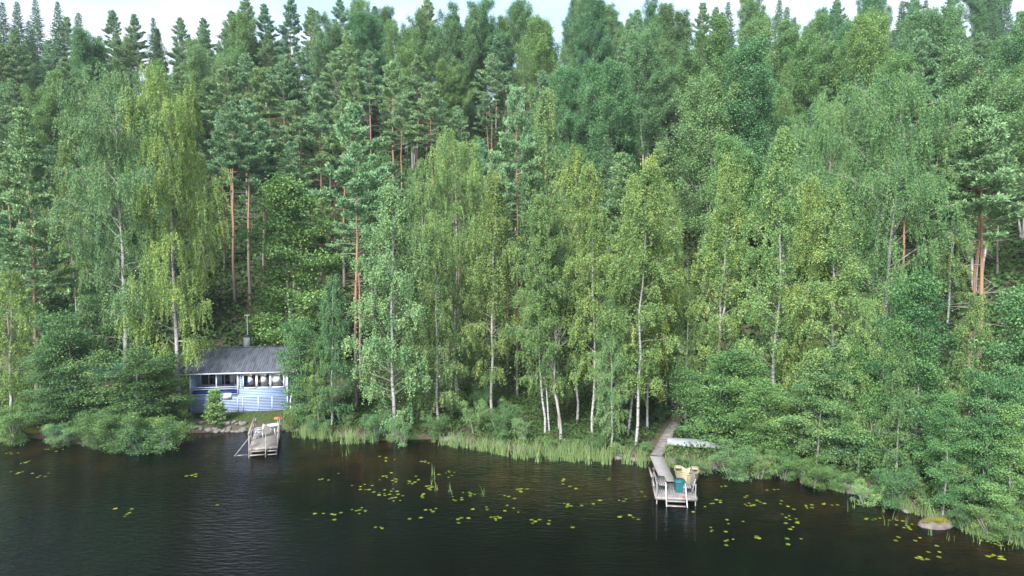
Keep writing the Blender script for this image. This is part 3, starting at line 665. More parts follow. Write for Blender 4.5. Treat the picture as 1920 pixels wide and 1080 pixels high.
def scatter(name, n, xr, yr, keep, size, mat, hmax, label, up=.9, wid=.8, zpow=1.5):
    rng = np.random.default_rng(abs(hash(name)) % 1000 if False else len(name)); x = rng.uniform(*xr, n); y = rng.uniform(*yr, n)
    k = keep(x, y, rng); x, y = x[k], y[k]; z = terrain(x, y)
    p = .5 + .5 * np.sin(x * 1.1 + 2 * np.sin(y * .7)) * np.sin(y * 1.3 + 1.7 * np.sin(x * .9))
    h = hmax * (.25 + .75 * p) * rng.uniform(0, 1, len(x)) ** zpow
    D = rng.normal(size=(len(x), 3)); D[:, 2] *= .5
    b = MB().leaves(np.stack([x, y, z + .03 + h], 1), D, size, wid, rng, up=up, tint=np.clip(rng.normal(.4, .2, len(x)) * .7 + .3 * p, 0, 1))
    o = b.obj(name, mat); o['kind'] = 'stuff'; o['label'] = label; return o
nearshore = lambda x, y, r: (y - shoreY(x) > .4) & (y - shoreY(x) < 17) & ~((x > -27) & (x < -14.5) & (y - shoreY(x) < 11)) & ~((np.abs(x - np.interp(y, [43, 47.5, 52, 58], [9.2, 10.9, 12.9, 14.6])) < r.uniform(.45, .9, len(x))) & (y > 43) & (y < 60))
scatter('undergrowth', 260000, (-46, 34), (30, 70), nearshore, .17, M_FERN, .75, 'low green undergrowth on the bank under the shore trees')
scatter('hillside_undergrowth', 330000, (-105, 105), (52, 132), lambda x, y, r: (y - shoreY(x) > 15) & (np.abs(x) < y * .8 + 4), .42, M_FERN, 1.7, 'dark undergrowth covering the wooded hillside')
#PART3
# ------------------------------------------------------------------ blue cabin
ANG = math.radians(8)
cx0, cy0, _ = atY(357, 773, 53.4)
cabin = empty('lakeside_cabin', (cx0, cy0, .62), ANG, 'pale blue wooden cabin with grey corrugated roof above the small lawn', 'cabin')
CW, CD = 7.5, 6.6
def part(mb, name, m, parent, smooth=False): return mb.obj(name, m, parent, smooth)
w = MB()                                             # clapboards, front: right bay with window opening, band under the porch
def boards(x0, x1, z0, z1, y=0.):
    z = z0
    while z < z1 - .02:
        h = min(.13, z1 - z); w.box(((x0 + x1) / 2, y, z + h / 2), (x1 - x0, .035, h - .012), rx=.10); z += .13
boards(3.78, 4.02, 2.04, 3.26); boards(7.26, CW - .1, 2.04, 3.26); boards(3.62, CW - .1, 1.36, 2.04); boards(.1, 3.62, 1.36, 1.6)
w.box((5.55, .06, 1.7), (3.86, .06, .62)); w.box((1.85, .06, 1.48), (3.5, .06, .2))
w.box((.03, CD / 2, 1.7), (.06, CD, 3.4)); w.box((CW - .03, CD / 2, 1.7), (.06, CD, 3.4)); w.box((CW / 2, CD - .03, 1.7), (CW - .13, .06, 3.4))
for z in np.arange(.1, 3.3, .13): w.box((CW + .012, CD / 2, z), (.035, CD - .2, .118), ry=-.1)
part(w, 'wall', M_BLUE, cabin)
g = MB(); L = [(0, 3.32), (CD, 3.32), (CD / 2, 4.72)]
for x in (.03, CW - .03):
    g.quads([(x, .0, 3.3), (x, CD, 3.3), (x, CD / 2 + .01, 4.66), (x, CD / 2 - .01, 4.66)], [(0, 1, 2, 3)])
part(g, 'gable', M_BLUE, cabin)
t = MB()
for x in (.05, 3.66, CW - .05): t.box((x, -.035, 2.34 if x != 3.66 else 2.45), (.10 if x != 3.66 else .12, .05, 1.92 if x != 3.66 else 1.66))
t.box((2.03, -.03, 2.45), (.09, .06, 1.66)); t.box((CW / 2, -.02, 3.33), (CW, .05, .10))
part(t, 'corner_board', M_WHITE, cabin)
sk = MB(); z = .04
while z < 1.32: sk.box((CW / 2, -.01, z + .045), (CW - .06, .024, .085)); z += .125
for x in (.05, 1.2, 2.35, 3.62, 4.0, 5.2, 6.25, CW - .05): sk.box((x, -.035, .67), (.07, .022, 1.3))
part(sk, 'lattice_skirt', mat('lattice_paint', (.29, .365, .54), rough=.6), cabin)
part(MB().box((CW / 2, .12, .66), (CW - .14, .03, 1.28)), 'skirt_backing', M_BLUED, cabin)
part(MB().box((CW / 2, CD / 2, 1.40), (CW - .14, CD - .2, .08)), 'floor_deck', M_WOOD2, cabin)
rl = MB(); rl.box((1.84, -.045, 2.20), (3.46, .05, .07)); rl.box((1.84, -.045, 2.05), (3.46, .05, .06)); rl.box((1.84, -.045, 1.63), (3.46, .05, .06))
part(rl, 'porch_railing', M_WHITE, cabin)
bk = MB(); bk.box((1.85, 1.62, 1.76), (3.5, .06, .66)); bk.box((.2, 1.62, 2.62), (.3, .06, 1.1)); bk.box((1.75, 1.62, 2.62), (.35, .06, 1.1)); bk.box((1.85, 1.62, 3.24), (3.5, .06, .15))
bk.box((3.62, .85, 2.4), (.08, 1.55, 1.95))
part(bk, 'porch_inner_wall', M_BLUE, cabin)
pw = MB()
for x in (.38, 1.0, 1.56): pw.box((x, 1.57, 2.62), (.06, .05, 1.12))
for z in (2.08, 3.16): pw.box((.97, 1.57, z), (1.25, .05, .07))
wf = part(pw, 'porch_window', M_WHITE, cabin); part(MB().box((.97, 1.60, 2.62), (1.2, .01, 1.04)), 'pane', M_GLASS, wf)
pf = MB()
for x in (1.96, 2.22, 3.0, 3.5): pf.box((x, 1.57, 2.6), (.06, .05, 1.16))
pf.box((3.25, 1.58, 1.85), (.52, .045, .55)); pf.box((3.25, 1.57, 2.65), (.5, .05, .06)); pf.box((2.73, 1.57, 3.16), (1.5, .05, .07))
df = part(pf, 'porch_door', M_WHITE, cabin); part(MB().box((2.73, 1.60, 2.6), (1.5, .01, 1.08)), 'pane', M_GLASS, df)
part(MB().box((2.75, 1.75, 2.55), (.34, .05, 1.2)), 'curtain_or_pale_board', M_CURT, cabin)
for k, (xa, xb) in enumerate([(4.08, 5.06), (5.14, 6.12), (6.20, 7.20)]):
    f = MB()
    f.box((xa, -.03, 2.63), (.08, .07, 1.16)); f.box((xb, -.03, 2.63), (.08, .07, 1.16)); f.box(((xa + xb) / 2, -.03, 2.08), (xb - xa - .08, .07, .09)); f.box(((xa + xb) / 2, -.03, 3.19), (xb - xa - .08, .07, .08))
    wo = part(f, 'window', M_WHITE, cabin); part(MB().box(((xa + xb) / 2, .0, 2.64), (xb - xa - .08, .012, 1.02)), 'pane', M_GLASS, wo)
rm = MB(); rm.box((5.6, 2.6, 2.4), (3.7, .05, 1.9)); rm.box((5.6, 2.57, 3.31), (3.4, .1, .03))
part(rm, 'room_wall', M_INT, cabin)
part(MB().box((5.3, 2.52, 2.25), (.5, .06, 1.3)).box((4.82, .09, 2.25), (.42, .08, .26)).box((5.25, .05, 2.4), (.2, .03, .6)).box((5.02, 2.5, 2.6), (.22, .05, .9)), 'furniture', M_BROWN, cabin)
part(MB().box((4.30, .14, 2.2), (.32, .2, .24)).box((4.28, .22, 2.45), (.28, .05, .34)), 'blue_chair', M_NAVY, cabin)
part(MB().box((4.62, .035, 2.72), (.42, .02, .8)).box((5.66, .035, 2.62), (.5, .03, 1.0)).box((5.98, .035, 2.62), (.13, .03, 1.0)).box((6.7, .035, 2.62), (.91, .03, 1.02)), 'curtain_or_pale_board', M_INT, cabin)  # pale boards added behind panes for a bright room; middle pair is the curtain
# corrugated roof
def roof(x0, x1, ye, ze, yr, zr, yb, wave=.177, amp=.02, th=.03):
    b = MB(); xs = np.arange(x0, x1, wave / 6); zz = amp * np.sin(xs * 2 * math.pi / wave)
    for (ya, za, y2, z2) in ((ye, ze, yr, zr), (yb, ze, yr, zr)):
        k = 7; s = np.linspace(0, 1, k); V = []
        for q in s: V.append(np.stack([xs, np.full_like(xs, ya + (y2 - ya) * q), za + (z2 - za) * q + zz + .006 * math.sin(q * 9)], 1))
        V = np.concatenate(V); n = len(xs); i = (np.arange(k - 1)[:, None] * n + np.arange(n - 1)[None]).ravel()
        Q = np.stack([i, i + 1, i + n + 1, i + n], -1) if y2 > ya else np.stack([i, i + n, i + n + 1, i + 1], -1)
        b.quads(V, Q); b.quads(V - np.array([0, 0, th]), Q[:, ::-1])
    return b
rf = part(roof(-.85, CW + .55, -.42, 3.42, CD / 2, 4.90, CD + .42), 'roof', M_ROOF, cabin, True)
fs = MB(); fs.box((CW / 2 - .15, -.40, 3.345), (CW + 1.36, .03, .10)); fs.box((CW / 2 - .15, -.2, 3.34), (CW + 1.3, .36, .02))
for x in (-.83, CW + .53):
    fs.bar((x, -.37, 3.34), (x, CD / 2, 4.82), .03, .12); fs.bar((x, CD + .37, 3.34), (x, CD / 2, 4.82), .03, .12)
part(fs, 'fascia', M_WHITE, rf)
part(MB().bar((-.85, CD / 2, 4.92), (CW + .55, CD / 2, 4.92), .22, .05), 'ridge_cap', M_ROOF, rf)
ch = MB(); ch.box((3.62, 3.5, 5.2), (.5, .5, 1.1)); ch = part(ch, 'chimney', M_BRICK, cabin)
part(MB().box((3.62, 3.5, 5.79), (.62, .62, .07)).box((3.62, 3.5, 5.88), (.4, .4, .1)), 'chimney_cap', M_BLACK, ch)
pl = part(MB().tube([(3.66, 3.5, 5.9), (3.66, 3.5, 7.55)], .045, 8, True).box((3.66, 3.5, 7.58), (.42, .16, .05)), 'mast', M_METAL, cabin)

# cloths on the porch
def local(root, p): return root.matrix_basis @ Vector(p)
o = MB().box((0, 0, 0), (3.36, .05, .24)).box((0, .12, .11), (3.3, .2, .05)).obj('bench_cloth', M_NAVY); o.location = local(cabin, (1.85, .10, 1.75)); o.rotation_euler = (0, 0, ANG)
tag(o, 'long deep blue cloth stretched along the cabin porch behind the railing', 'cloth')
tw = MB(); tw.box((0, 0, 0), (.58, .025, .42), ry=.04).box((.02, .06, .21), (.56, .12, .025)); o = tw.obj('towel', M_TOWEL); o.location = local(cabin, (2.86, -.09, 1.48)); o.rotation_euler = (0, 0, ANG)
tag(o, 'cream towel hanging below the porch rail of the blue cabin', 'towel')

# steps beside the cabin
st = empty('wooden_stairs', local(cabin, (CW + .25, .1, .0)), ANG, 'weathered wooden stairs with pale post climbing the right side of the cabin', 'stairs')
tr = MB()
for k in range(7): tr.box((.5, k * .30 - .4, .12 + k * .20), (.95, .30, .045))
part(tr, 'tread', M_WOOD, st)
for x in (.03, .97): part(MB().bar((x, -.6, -.05), (x, 1.6, 1.42), .05, .2), 'stringer', M_WOOD, st)
for x in (.0, 1.0):
    p = MB(); p.box((x, -.5, .5), (.08, .08, 1.2)); p.box((x, 1.5, 1.7), (.08, .08, 1.3)); p.bar((x, -.55, 1.05), (x, 1.55, 2.35), .06, .08); part(p, 'handrail', M_WHITE, st)

# teal-roofed outbuilding
ox, oy, _ = atY(108, 760, 56.2)
ob = empty('outbuilding', (ox, oy, gz(ox + 2.5, oy + 1) - .1), math.radians(4), 'small outbuilding with teal metal roof half hidden behind the shoreline alders', 'outbuilding')
part(MB().box((2.5, 1.6, 1.0), (5.0, 3.2, 2.0)), 'wall', M_DBARK, ob)
rfo = part(roof(-.3, 5.3, -.4, 2.0, 1.6, 2.85, 3.6, wave=.25, amp=.012), 'roof', M_TEALR, ob)
part(MB().box((2.5, -.42, 1.93), (5.6, .03, .14)), 'fascia', M_WHITE, rfo)
part(MB().box((1.2, -.02, .95), (.8, .05, 1.8)), 'door', M_BLUED, ob)

# ------------------------------------------------------------------ railed dock in front of the cabin
D1L = 5.5; D1W = 1.8; d1a = math.radians(16)
fx, fy = gnd(467, 840.5, .55)
dock = empty('wooden_dock', (fx, fy, 0), d1a, 'weathered wooden dock with handrails and water steps in front of the blue cabin', 'dock')
Z = .55
dk = MB(); y = 0
while y < D1L: dk.box((D1W / 2, y + .07, Z - .02), (D1W, .132, .04)); y += .14
part(dk, 'deck', M_WOOD, dock)
fr = MB()
for x in (.06, D1W / 2, D1W - .06): fr.box((x, D1L / 2, Z - .115), (.07, D1L, .15))
fr.box((D1W / 2, -.02, Z - .10), (D1W + .04, .04, .17))
part(fr, 'frame', M_WOOD, dock)
for x in (.1, D1W - .1):
    for y in (.25, 2.0, 3.8): part(MB().tube([(x, y, -2.2), (x, y, Z - .05)], .07, 8), 'pile', M_DARKW, dock)
for x, s in ((.02, -1), (D1W - .02, 1)):
    r = MB()
    for y in (.15, 1.9, 3.6, 5.3): r.box((x + s * .03, y, Z + .42), (.07, .07, 1.0))
    r.bar((x + s * .03, .0, Z + .95), (x + s * .03, 5.45, Z + .95), .11, .05); r.bar((x + s * .03, .05, Z + .5), (x + s * .03, 5.4, Z + .5), .04, .09)
    part(r, 'handrail', M_WOOD, dock)
part(MB().bar((-.05, .2, Z + .6), (-.9, -.1, .12), .05, .06).box((-.5, .0, .12), (.9, .06, .05)), 'brace', M_WOOD, dock)
ladr = MB()
for x in (.02, 1.06): ladr.bar((x, .06, Z + .85), (x, -.55, -.25), .06)
for k in range(3): ladr.box((.54, -.2 - .18 * k, Z - .18 - .2 * k), (1.0, .2, .04))
for k in range(2): ladr.box((1.45, -.12 - .1 * k, Z - .25 - .22 * k), (.66, .12, .05))
part(ladr, 'water_steps', M_WHITE if False else M_WOOD, dock)
o = MB()
for k in range(5): o.box((-.05 + .0 * k, -.28 + .14 * k, 0), (.95, .13, .05))
o = o.obj('step_boards', M_WOOD); o.location = local(dock, (.95, D1L + .25, Z + .04)); o.rotation_euler = (0, 0, d1a)
tag(o, 'low wooden landing boards on the grass at the shore end of the railed dock', 'landing')

# white plastic chair
def chair_at(loc, rz, label):
    c = empty('plastic_chair', loc, rz, label, 'chair')
    part(MB().box((0, 0, .43), (.48, .46, .035)).box((0, -.23, .40), (.48, .03, .06)), 'seat', M_PLAST, c)
    b = MB()
    for k in range(6): b.bar((-.2 + k * .08, .22, .44), (-.17 + k * .068, .34, .88), .052, .015)
    b.bar((-.22, .345, .88), (.22, .345, .88), .03, .08); b.bar((-.23, .28, .66), (.23, .28, .66), .02, .05)
    part(b, 'backrest', M_PLAST, c)
    for sx in (-1, 1):
        part(MB().bar((sx * .25, -.2, .64), (sx * .25, .3, .66), .06, .025).bar((sx * .25, -.2, .43), (sx * .25, -.2, .64), .04, .05), 'armrest', M_PLAST, c)
        for sy in (-1, 1): part(MB().bar((sx * .21, sy * .19, .43), (sx * .27, sy * .25, 0), .055, .055), 'leg', M_PLAST, c)
    return c
chair_at(local(dock, (.42, 2.5, Z)), d1a + math.radians(-75 + 180 - 180), 'white slatted plastic garden chair standing on the railed dock')
tb = empty('plastic_table', local(dock, (1.38, 3.1, Z)), d1a + .4, 'small round white plastic table standing on the railed dock', 'table')
an = np.linspace(0, 2 * math.pi, 25)
part(MB().tube([(0, 0, .68), (0, 0, .71), (0, 0, .72)], [.42, .43, .41], 24, True), 'table_top', M_PLAST, tb)
for k in range(4):
    a = k * math.pi / 2; part(MB().bar((.1 * math.cos(a), .1 * math.sin(a), .68), (.36 * math.cos(a), .36 * math.sin(a), 0), .06, .04), 'leg', M_PLAST, tb)
ps = empty('tray_stand', local(dock, (1.62, 3.75, Z)), d1a, 'flat orange-red tray on a thin white post beside the white table', 'tray')
part(MB().tube([(0, 0, 0), (0, 0, .95)], .025, 8), 'post', M_PLAST, ps); part(MB().box((0, 0, 1.0), (.42, .3, .1)).box((0, 0, 1.06), (.36, .24, .02)), 'tray', M_ORANGE, ps)

# ------------------------------------------------------------------ right dock
d2a = math.radians(-7); px_, py_ = gnd(1230, 930, .45)
dk2 = empty('swim_dock', (px_, py_, 0), d2a, 'square grey swimming dock with white ladder poles at the end of the gangway', 'dock')
Z2 = .45; W2 = 2.15; L2_ = 2.6
b = MB(); x = 0
while x < W2 - .02: b.box((x + .055, L2_ / 2, Z2 - .015), (.103, L2_, .03)); x += .11
part(b, 'deck', M_WOOD2, dk2)
b = MB(); b.box((W2 / 2, -.02, Z2 - .1), (W2 + .05, .05, .16)); b.box((W2 / 2, L2_, Z2 - .1), (W2, .05, .14)); b.box((-.02, L2_ / 2, Z2 - .1), (.05, L2_, .16)); b.box((W2 + .02, L2_ / 2, Z2 - .1), (.05, L2_, .16))
part(b, 'frame', M_WOOD, dk2)
for x, y in ((.05, .05), (W2 - .05, .02), (.05, 2.4), (W2 - .05, 2.4)): part(MB().tube([(x, y, -2), (x, y, Z2 + (.75 if y < 1 else .5))], .03, 8, True), 'post', M_GANG, dk2)
b = MB()
for x in (.52, 1.56): b.bar((x, .12, Z2 + .72), (x + (.03 if x < 1 else .10), -.45, -.45), .055, .05)
b2 = part(b, 'ladder_pole', M_PLAST, dk2)
part(MB().box((1.05, -.18, .28), (.98, .2, .04)).box((1.05, -.27, .05), (.98, .2, .04)), 'ladder_step', M_WOOD, dk2)
part(MB().box((1.45, .02, Z2 + .06), (.1, .08, .12)), 'cleat', M_ORANGE, dk2)
part(MB().bar((-.12, 1.2, Z2 + .62), (-.16, 2.9, Z2 + .66), .10, .04).bar((-.1, .1, Z2 + .52), (-.12, 1.2, Z2 + .62), .08, .04), 'side_rail', M_WOOD, dk2)
def bench(loc, rz, label, mirror=1, sag=0.):
    c = empty('slatted_bench', loc, rz, label, 'bench')
    s = MB()
    for k in range(4): s.box((mirror * (.06 + k * .115), .85, .40 - .01 * k), (.095, 1.6, .03), ry=sag * (k - 1) * mirror)
    part(s, 'seat', M_WOOD2, c)
    s = MB()
    for k in range(4): s.bar((mirror * -(.05 + .05 * k), .1 + sag * .4 * k, .5 + k * .115), (mirror * -(.05 + .05 * k), 1.62 + sag * .5 * k, .5 + k * .115 + sag * .25), .03, .09)
    part(s, 'backrest', M_WOOD2, c)
    for y in (.2, 1.5):
        part(MB().bar((mirror * .40, y, 0), (mirror * .40, y, .37), .05, .05), 'leg', M_GANG, c)
        part(MB().bar((0, y, 0), (mirror * -.2, y, .88), .04, .05), 'leg', M_GANG, c)
    return c
bench(local(dk2, (.20, .55, Z2)), d2a, 'grey slatted bench along the left edge of the swimming dock')
bench(local(dk2, (W2 - .20, .28, Z2)), d2a, 'grey slatted bench with loose tilted back boards at the right edge of the swimming dock', -1, .35)
tl = empty('plastic_bin', local(dk2, (1.36, .95, Z2)), d2a + .05, 'teal plastic bin standing in the middle of the swimming dock', 'bin')
s = MB(); hw, hd, H_ = .24, .30, .56
for sx in (-1, 1): s.quads([(sx * hw, -hd, .0), (sx * hw, hd, .0), (sx * hw * 1.1, hd * 1.08, H_), (sx * hw * 1.1, -hd * 1.08, H_)], [(0, 1, 2, 3)])
for sy in (-1, 1): s.quads([(-hw, sy * hd, .0), (hw, sy * hd, .0), (hw * 1.1, sy * hd * 1.08, H_), (-hw * 1.1, sy * hd * 1.08, H_)], [(0, 1, 2, 3)])
part(s, 'body', M_TEAL, tl); part(MB().box((0, 0, H_ + .02), (.58, .70, .05)).box((0, 0, H_ + .055), (.44, .56, .03)), 'lid', M_TEAL, tl)
# gangway
gx0, gy0 = gnd(1231, 855, .6); ge = local(dk2, (.86, 2.1, Z2 + .06))
gdir = Vector((ge.x - gx0, ge.y - gy0)); gl = gdir.length; ga = math.atan2(gdir.x, -gdir.y)
gw = empty('gangway', (ge.x, ge.y, 0), -math.atan2(-(gx0 - ge.x), gy0 - ge.y) if False else math.atan2(-(gx0 - ge.x), gy0 - ge.y), 'pale grey plank gangway leading from the bank to the swimming dock', 'gangway')
b = MB(); y = 0
while y < gl: b.box((0, y + .075, .57), (.82, .143, .03)); y += .15
part(b, 'walkway', M_GANG, gw)
part(MB().box((-.36, gl / 2, .50), (.06, gl, .10)).box((.36, gl / 2, .50), (.06, gl, .10)).box((0, gl * .55, .44), (1.1, .08, .08)), 'beam', M_DARKW, gw)
for x in (-.45, .45): part(MB().tube([(x, gl * .55, -1.5), (x, gl * .55, .55)], .05, 8, True), 'pile', M_DARKW, gw)
# boardwalk path up the bank
def on_ground(px, py, dz):
    for Y in np.arange(30, 90, .05):
        x, _, z = atY(px, py, Y)
        if z <= gz(x, Y) + dz: return Vector((x, Y, z))
pp = [Vector((gx0, gy0 + .05, .62)), on_ground(1256, 809, .16), on_ground(1277, 779, .16)]
pb = empty('board_path', (pp[0].x, pp[0].y, 0), 0, 'brown plank path climbing from the gangway into the birches', 'boardwalk'); org = Vector((pp[0].x, pp[0].y, 0))
b = MB(); sb = MB(); rr = random.Random(3)
for a, c in zip(pp[:-1], pp[1:]):
    d = c - a; n = int(d.length / .2); sd_ = Vector((d.y, -d.x, 0)).normalized()
    for i in range(n):
        q = a + d * ((i + .5) / n) - org; q.z = max(q.z, gz(q.x + org.x, q.y + org.y) + .12)
        e = sd_ * (.36 + rr.uniform(-.03, .03)); b.bar(q - e, q + e, .17, .035)
    for s_ in (-.3, .3): 
        m_ = [a + d * f for f in np.linspace(0, 1, 7)]
        for u_, v_ in zip(m_[:-1], m_[1:]):
            u2 = u_ - org; v2 = v_ - org; u2.z = max(u2.z, gz(u_.x, u_.y) + .12); v2.z = max(v2.z, gz(v_.x, v_.y) + .12)
            sb.bar(u2 + sd_ * s_ - Vector((0, 0, .07)), v2 + sd_ * s_ - Vector((0, 0, .07)), .06, .09)
part(b, 'walkway', M_PATH, pb); part(sb, 'beam', M_DARKW, pb)
sp0 = pp[2]; sg = empty('garden_steps', (sp0.x, sp0.y + .2, sp0.z - .16), 0, 'flight of plank steps at the top of the brown board path', 'steps')
b = MB()
for k in range(8):
    yy = .25 + k * .42; b.box((.02 * k, yy, max(.16 + .12 * k, gz(sp0.x, sp0.y + .2 + yy) - (sp0.z - .16) + .1)), (.85, .34, .05))
part(b, 'tread', M_PATH, sg)
b = MB()
for x in (-.4, .55): b.bar((x, .0, .08), (x, 3.4, gz(sp0.x, sp0.y + 3.6) - (sp0.z - .16) + .12), .06, .14)
part(b, 'stringer', M_DARKW, sg)

# ------------------------------------------------------------------ boats
def hull(Lh, B, Hh, stern=1., notch=True, n=22, m=9, th=.03):
    """stern at y=0, bow at y=L; returns outer+inner shell"""
    b = MB(); S = np.linspace(0, 1, n)
    def shell(off):
        V = []
        for s in S:
            hb = max(.012, B / 2 * ((1 - max(0, (s - .35) / .65) ** 2.3) ** .8) * (stern * .9 + (1 - stern * .9) * math.sin(min(1, s / .4) * math.pi / 2)) - off)
            sheer = Hh * (1 + .22 * s * s); keel = Hh * .42 * max(0, (s - .55) / .45) ** 2.2 + off
            for a in np.linspace(-1, 1, m):
                th_ = abs(a) ** 1.0; x = math.copysign(hb * min(1, math.sin(th_ * math.pi / 2) ** .62 * (.90 + .10 * th_)), a) if a else 0.
                z = keel + (sheer - keel) * (1 - math.cos(th_ * math.pi / 2)) ** .95
                V.append((x, s * Lh + (off if s == 0 else 0), z))
        return np.array(V)
    i = (np.arange(n - 1)[:, None] * m + np.arange(m - 1)[None]).ravel()
    Q = np.stack([i, i + 1, i + m + 1, i + m], -1)
    Vo = shell(0); Vi = shell(th)
    b.quads(Vo, Q[:, ::-1]); b.quads(Vi, Q)
    for e in (0, m - 1):
        k = np.arange(n - 1) * m + e
        rim = np.concatenate([Vo, Vi]); N = len(Vo)
        b.quads(rim, np.stack([k, k + m, k + m + N, k + N], -1))
    return b, Vo, Vi, m
def boat(name, loc, rot, Lh, B, Hh, m_, label, seats=True, stern=1.):
    r = empty(name, loc, 0, label, 'boat'); r.rotation_euler = rot
    b, Vo, Vi, m = hull(Lh, B, Hh, stern)
    h = part(b, 'hull', m_, r, True)
    tv = MB(); O = Vo[:m]                                   # transom: sides high, notch in the middle
    base = O; top = []
    for (x, y, z) in O: top.append((x, y, Hh * 1.0 if abs(x) > B * .17 else Hh * .78))
    V = [(x, .0, z) for x, y, z in base] + [(x, .0, max(z, t_[2])) for (x, y, z), t_ in zip(base, top)]
    V2 = [(x * .97, .05, z) for x, y, z in V]
    k = np.arange(m - 1); Q = np.stack([k, k + 1, k + 1 + m, k + m], -1)
    tv.quads(V, Q); tv.quads(V2, Q[:, ::-1]); NV = len(V)
    tv.quads(V + V2, np.stack([k + m, k + 1 + m, k + 1 + m + NV, k + m + NV], -1))
    part(tv, 'transom', m_, r)
    if seats:
        for y, f in ((.30, .86), (2.45, .62)): part(MB().box((0, y, Hh * .5), (B * f * .92, .42 if y < 1 else .26, .04)), 'seat', m_, r)
        for sx in (-1, 1): part(MB().box((sx * B * .335, .24, Hh * .93), (B * .26, .46, .05)), 'stern_locker', m_, r)
    gunw = MB(); n = len(Vo) // m
    for e in (0, m - 1): gunw.tube(Vo[np.arange(n) * m + e], .022, 6)
    part(gunw, 'gunwale', m_, r)
    return r
bs = local(dk2, (2.12, 4.05, .06)); bw = local(dk2, (1.80, 1.05, 0))
boat('rowing_boat', bs, (math.radians(6), 0, math.atan2(-(bw.x - bs.x), bw.y - bs.y)), 3.2, 1.4, .80, M_CREAM, 'cream open rowing boat with notched stern drawn up against the swimming dock')
q0 = on_ground(1253, 838, .05); q1 = on_ground(1352, 842, .05)
dirv = q1 - q0; a_ = math.atan2(-dirv.x, dirv.y)
boat('upturned_boat', (q0.x, q0.y + .35, gz(q0.x + 1.8, q0.y + .5) + .48), (math.radians(180), math.radians(8), math.atan2(-dirv.x, dirv.y) + math.pi), 3.9, 1.3, .42, M_CREAMW, 'white rowing boat lying upside down on the bank beside the plank path', seats=False, stern=.45)

# ------------------------------------------------------------------ stones
def stone_mesh(seed, r=1.):
    rng = np.random.default_rng(seed); nu, nv = 14, 9; V = []
    ax = rng.normal(size=(5, 3)); am = rng.uniform(.08, .22, 5)
    for j in range(nv):
        ph = math.pi * j / (nv - 1)
        for i in range(nu):
            t_ = 2 * math.pi * i / nu; d = np.array([math.sin(ph) * math.cos(t_), math.sin(ph) * math.sin(t_), math.cos(ph)])
            k = 1 + sum(a * math.tanh(2.2 * float(d @ v)) for a, v in zip(am, ax)) * .7; V.append(d * k * np.array([1, .85, .65]) * r)
    Q = [(j * nu + i, (j + 1) * nu + i, (j + 1) * nu + (i + 1) % nu, j * nu + (i + 1) % nu) for j in range(nv - 1) for i in range(nu)]
    return MB().quads(V, Q)
STM = [stone_mesh(s).mesh('stone', M_STONE, True) for s in range(6)]
rs = random.Random(8)
def stone(px, py, r, label, group):
    x, y = gnd(px, py, .1); o = link('shore_stone', rs.choice(STM)); o.location = (x, y, max(-.05, gz(x, y)) + r * .18)
    o.scale = (r * rs.uniform(.85, 1.25),) * 2 + (r * rs.uniform(.8, 1.1),); o.rotation_euler = (rs.uniform(-.3, .3), rs.uniform(-.3, .3), rs.uniform(0, 6.28)); tag(o, label, 'stone', group)
for k in range(46):
    px = 356 + (k % 23) * 4.7 + rs.uniform(-2, 2) ; stone(px, 806.5 - (k // 23) * 4.5 + rs.uniform(-1, 1), rs.uniform(.14, .25), 'small grey stone in the stone edging below the cabin lawn', 'stones edging the cabin lawn')
for k in range(5): stone(532 + k * 6, 806 + rs.uniform(-1, 1), rs.uniform(.16, .26), 'small grey stone on the bank just right of the railed dock', 'stones right of the railed dock')
for k, (px, py, r) in enumerate([(828, 821, .25), (838, 823, .3), (850, 825, .34), (862, 827, .3), (874, 830, .24), (888, 834, .22), (905, 838, .25)]): stone(px, py, r, 'dull grey stone under the alders above the centre reeds', 'stones under the centre alders')
for k, (px, py, r) in enumerate([(1135, 856, .22), (1158, 857, .26), (1190, 860, .36), (1206, 861, .25)]): stone(px, py, r, ['small stone deep in the reeds, furthest from the gangway', 'stone among reeds, second furthest from the gangway', 'biggest stone among reeds left of the gangway', 'stone among the reeds closest to the gangway'][k], 'stones in the reeds left of the gangway')
for k, (px, py, r) in enumerate([(1262, 866, .32), (1335, 876, .36), (1512, 902, .3), (1585, 914, .42), (1600, 918, .5), (1620, 924, .46), (1670, 944, .34), (1700, 955, .2)]):
    stone(px, py, r, ['stone beside the gangway behind the rowing boat', 'stone in the reeds right of the rowing boat', 'pale stone at the waterline below the silvery alders', 'flat stone left in the dark trio under the olive alder',
        'largest stone of the dark trio under the olive alder', 'right stone of the dark trio under the olive alder', 'round stone between olive alder and mossy boulder', 'small stone nearest the mossy boulder'][k], 'stones on the right shore')
rx, ry = gnd(1757, 982, .05)
bo = empty('mossy_boulder', (rx, ry, 0), .35, 'large pinkish granite boulder with yellow moss at the water edge', 'boulder')
bm_ = stone_mesh(12); bm_.v[0] = bm_.v[0] * np.array([1.0, .74, .50]); part(bm_, 'rock', M_ROCK, bo, True)
rng = np.random.default_rng(4); V0 = bm_.v[0].reshape(9, 14, 3)
ms_ = MB()
for cxm, cym, sx_, sy_ in ((.1, -.15, .42, .2), (-.55, .05, .26, .16), (-.3, -.28, .13, .1)):
    n = 1500; e = rng.normal(0, .5, (n, 2)) * np.array([sx_, sy_]) + np.array([cxm, cym])
    # height of the rock under each moss tuft
    F_ = V0.reshape(-1, 3); F_ = F_[F_[:, 2] > .05]; dd_ = ((e[:, None] - F_[None, :, :2]) ** 2).sum(-1); wgt = 1 / (dd_ + .004) ** 2; zz = (wgt * F_[None, :, 2]).sum(1) / wgt.sum(1)
    ms_.leaves(np.column_stack([e, zz + .02]), rng.normal(size=(n, 3)) * np.array([1, 1, .4]), .07, .8, rng, up=1.5)
part(ms_, 'moss', M_MOSS, bo)
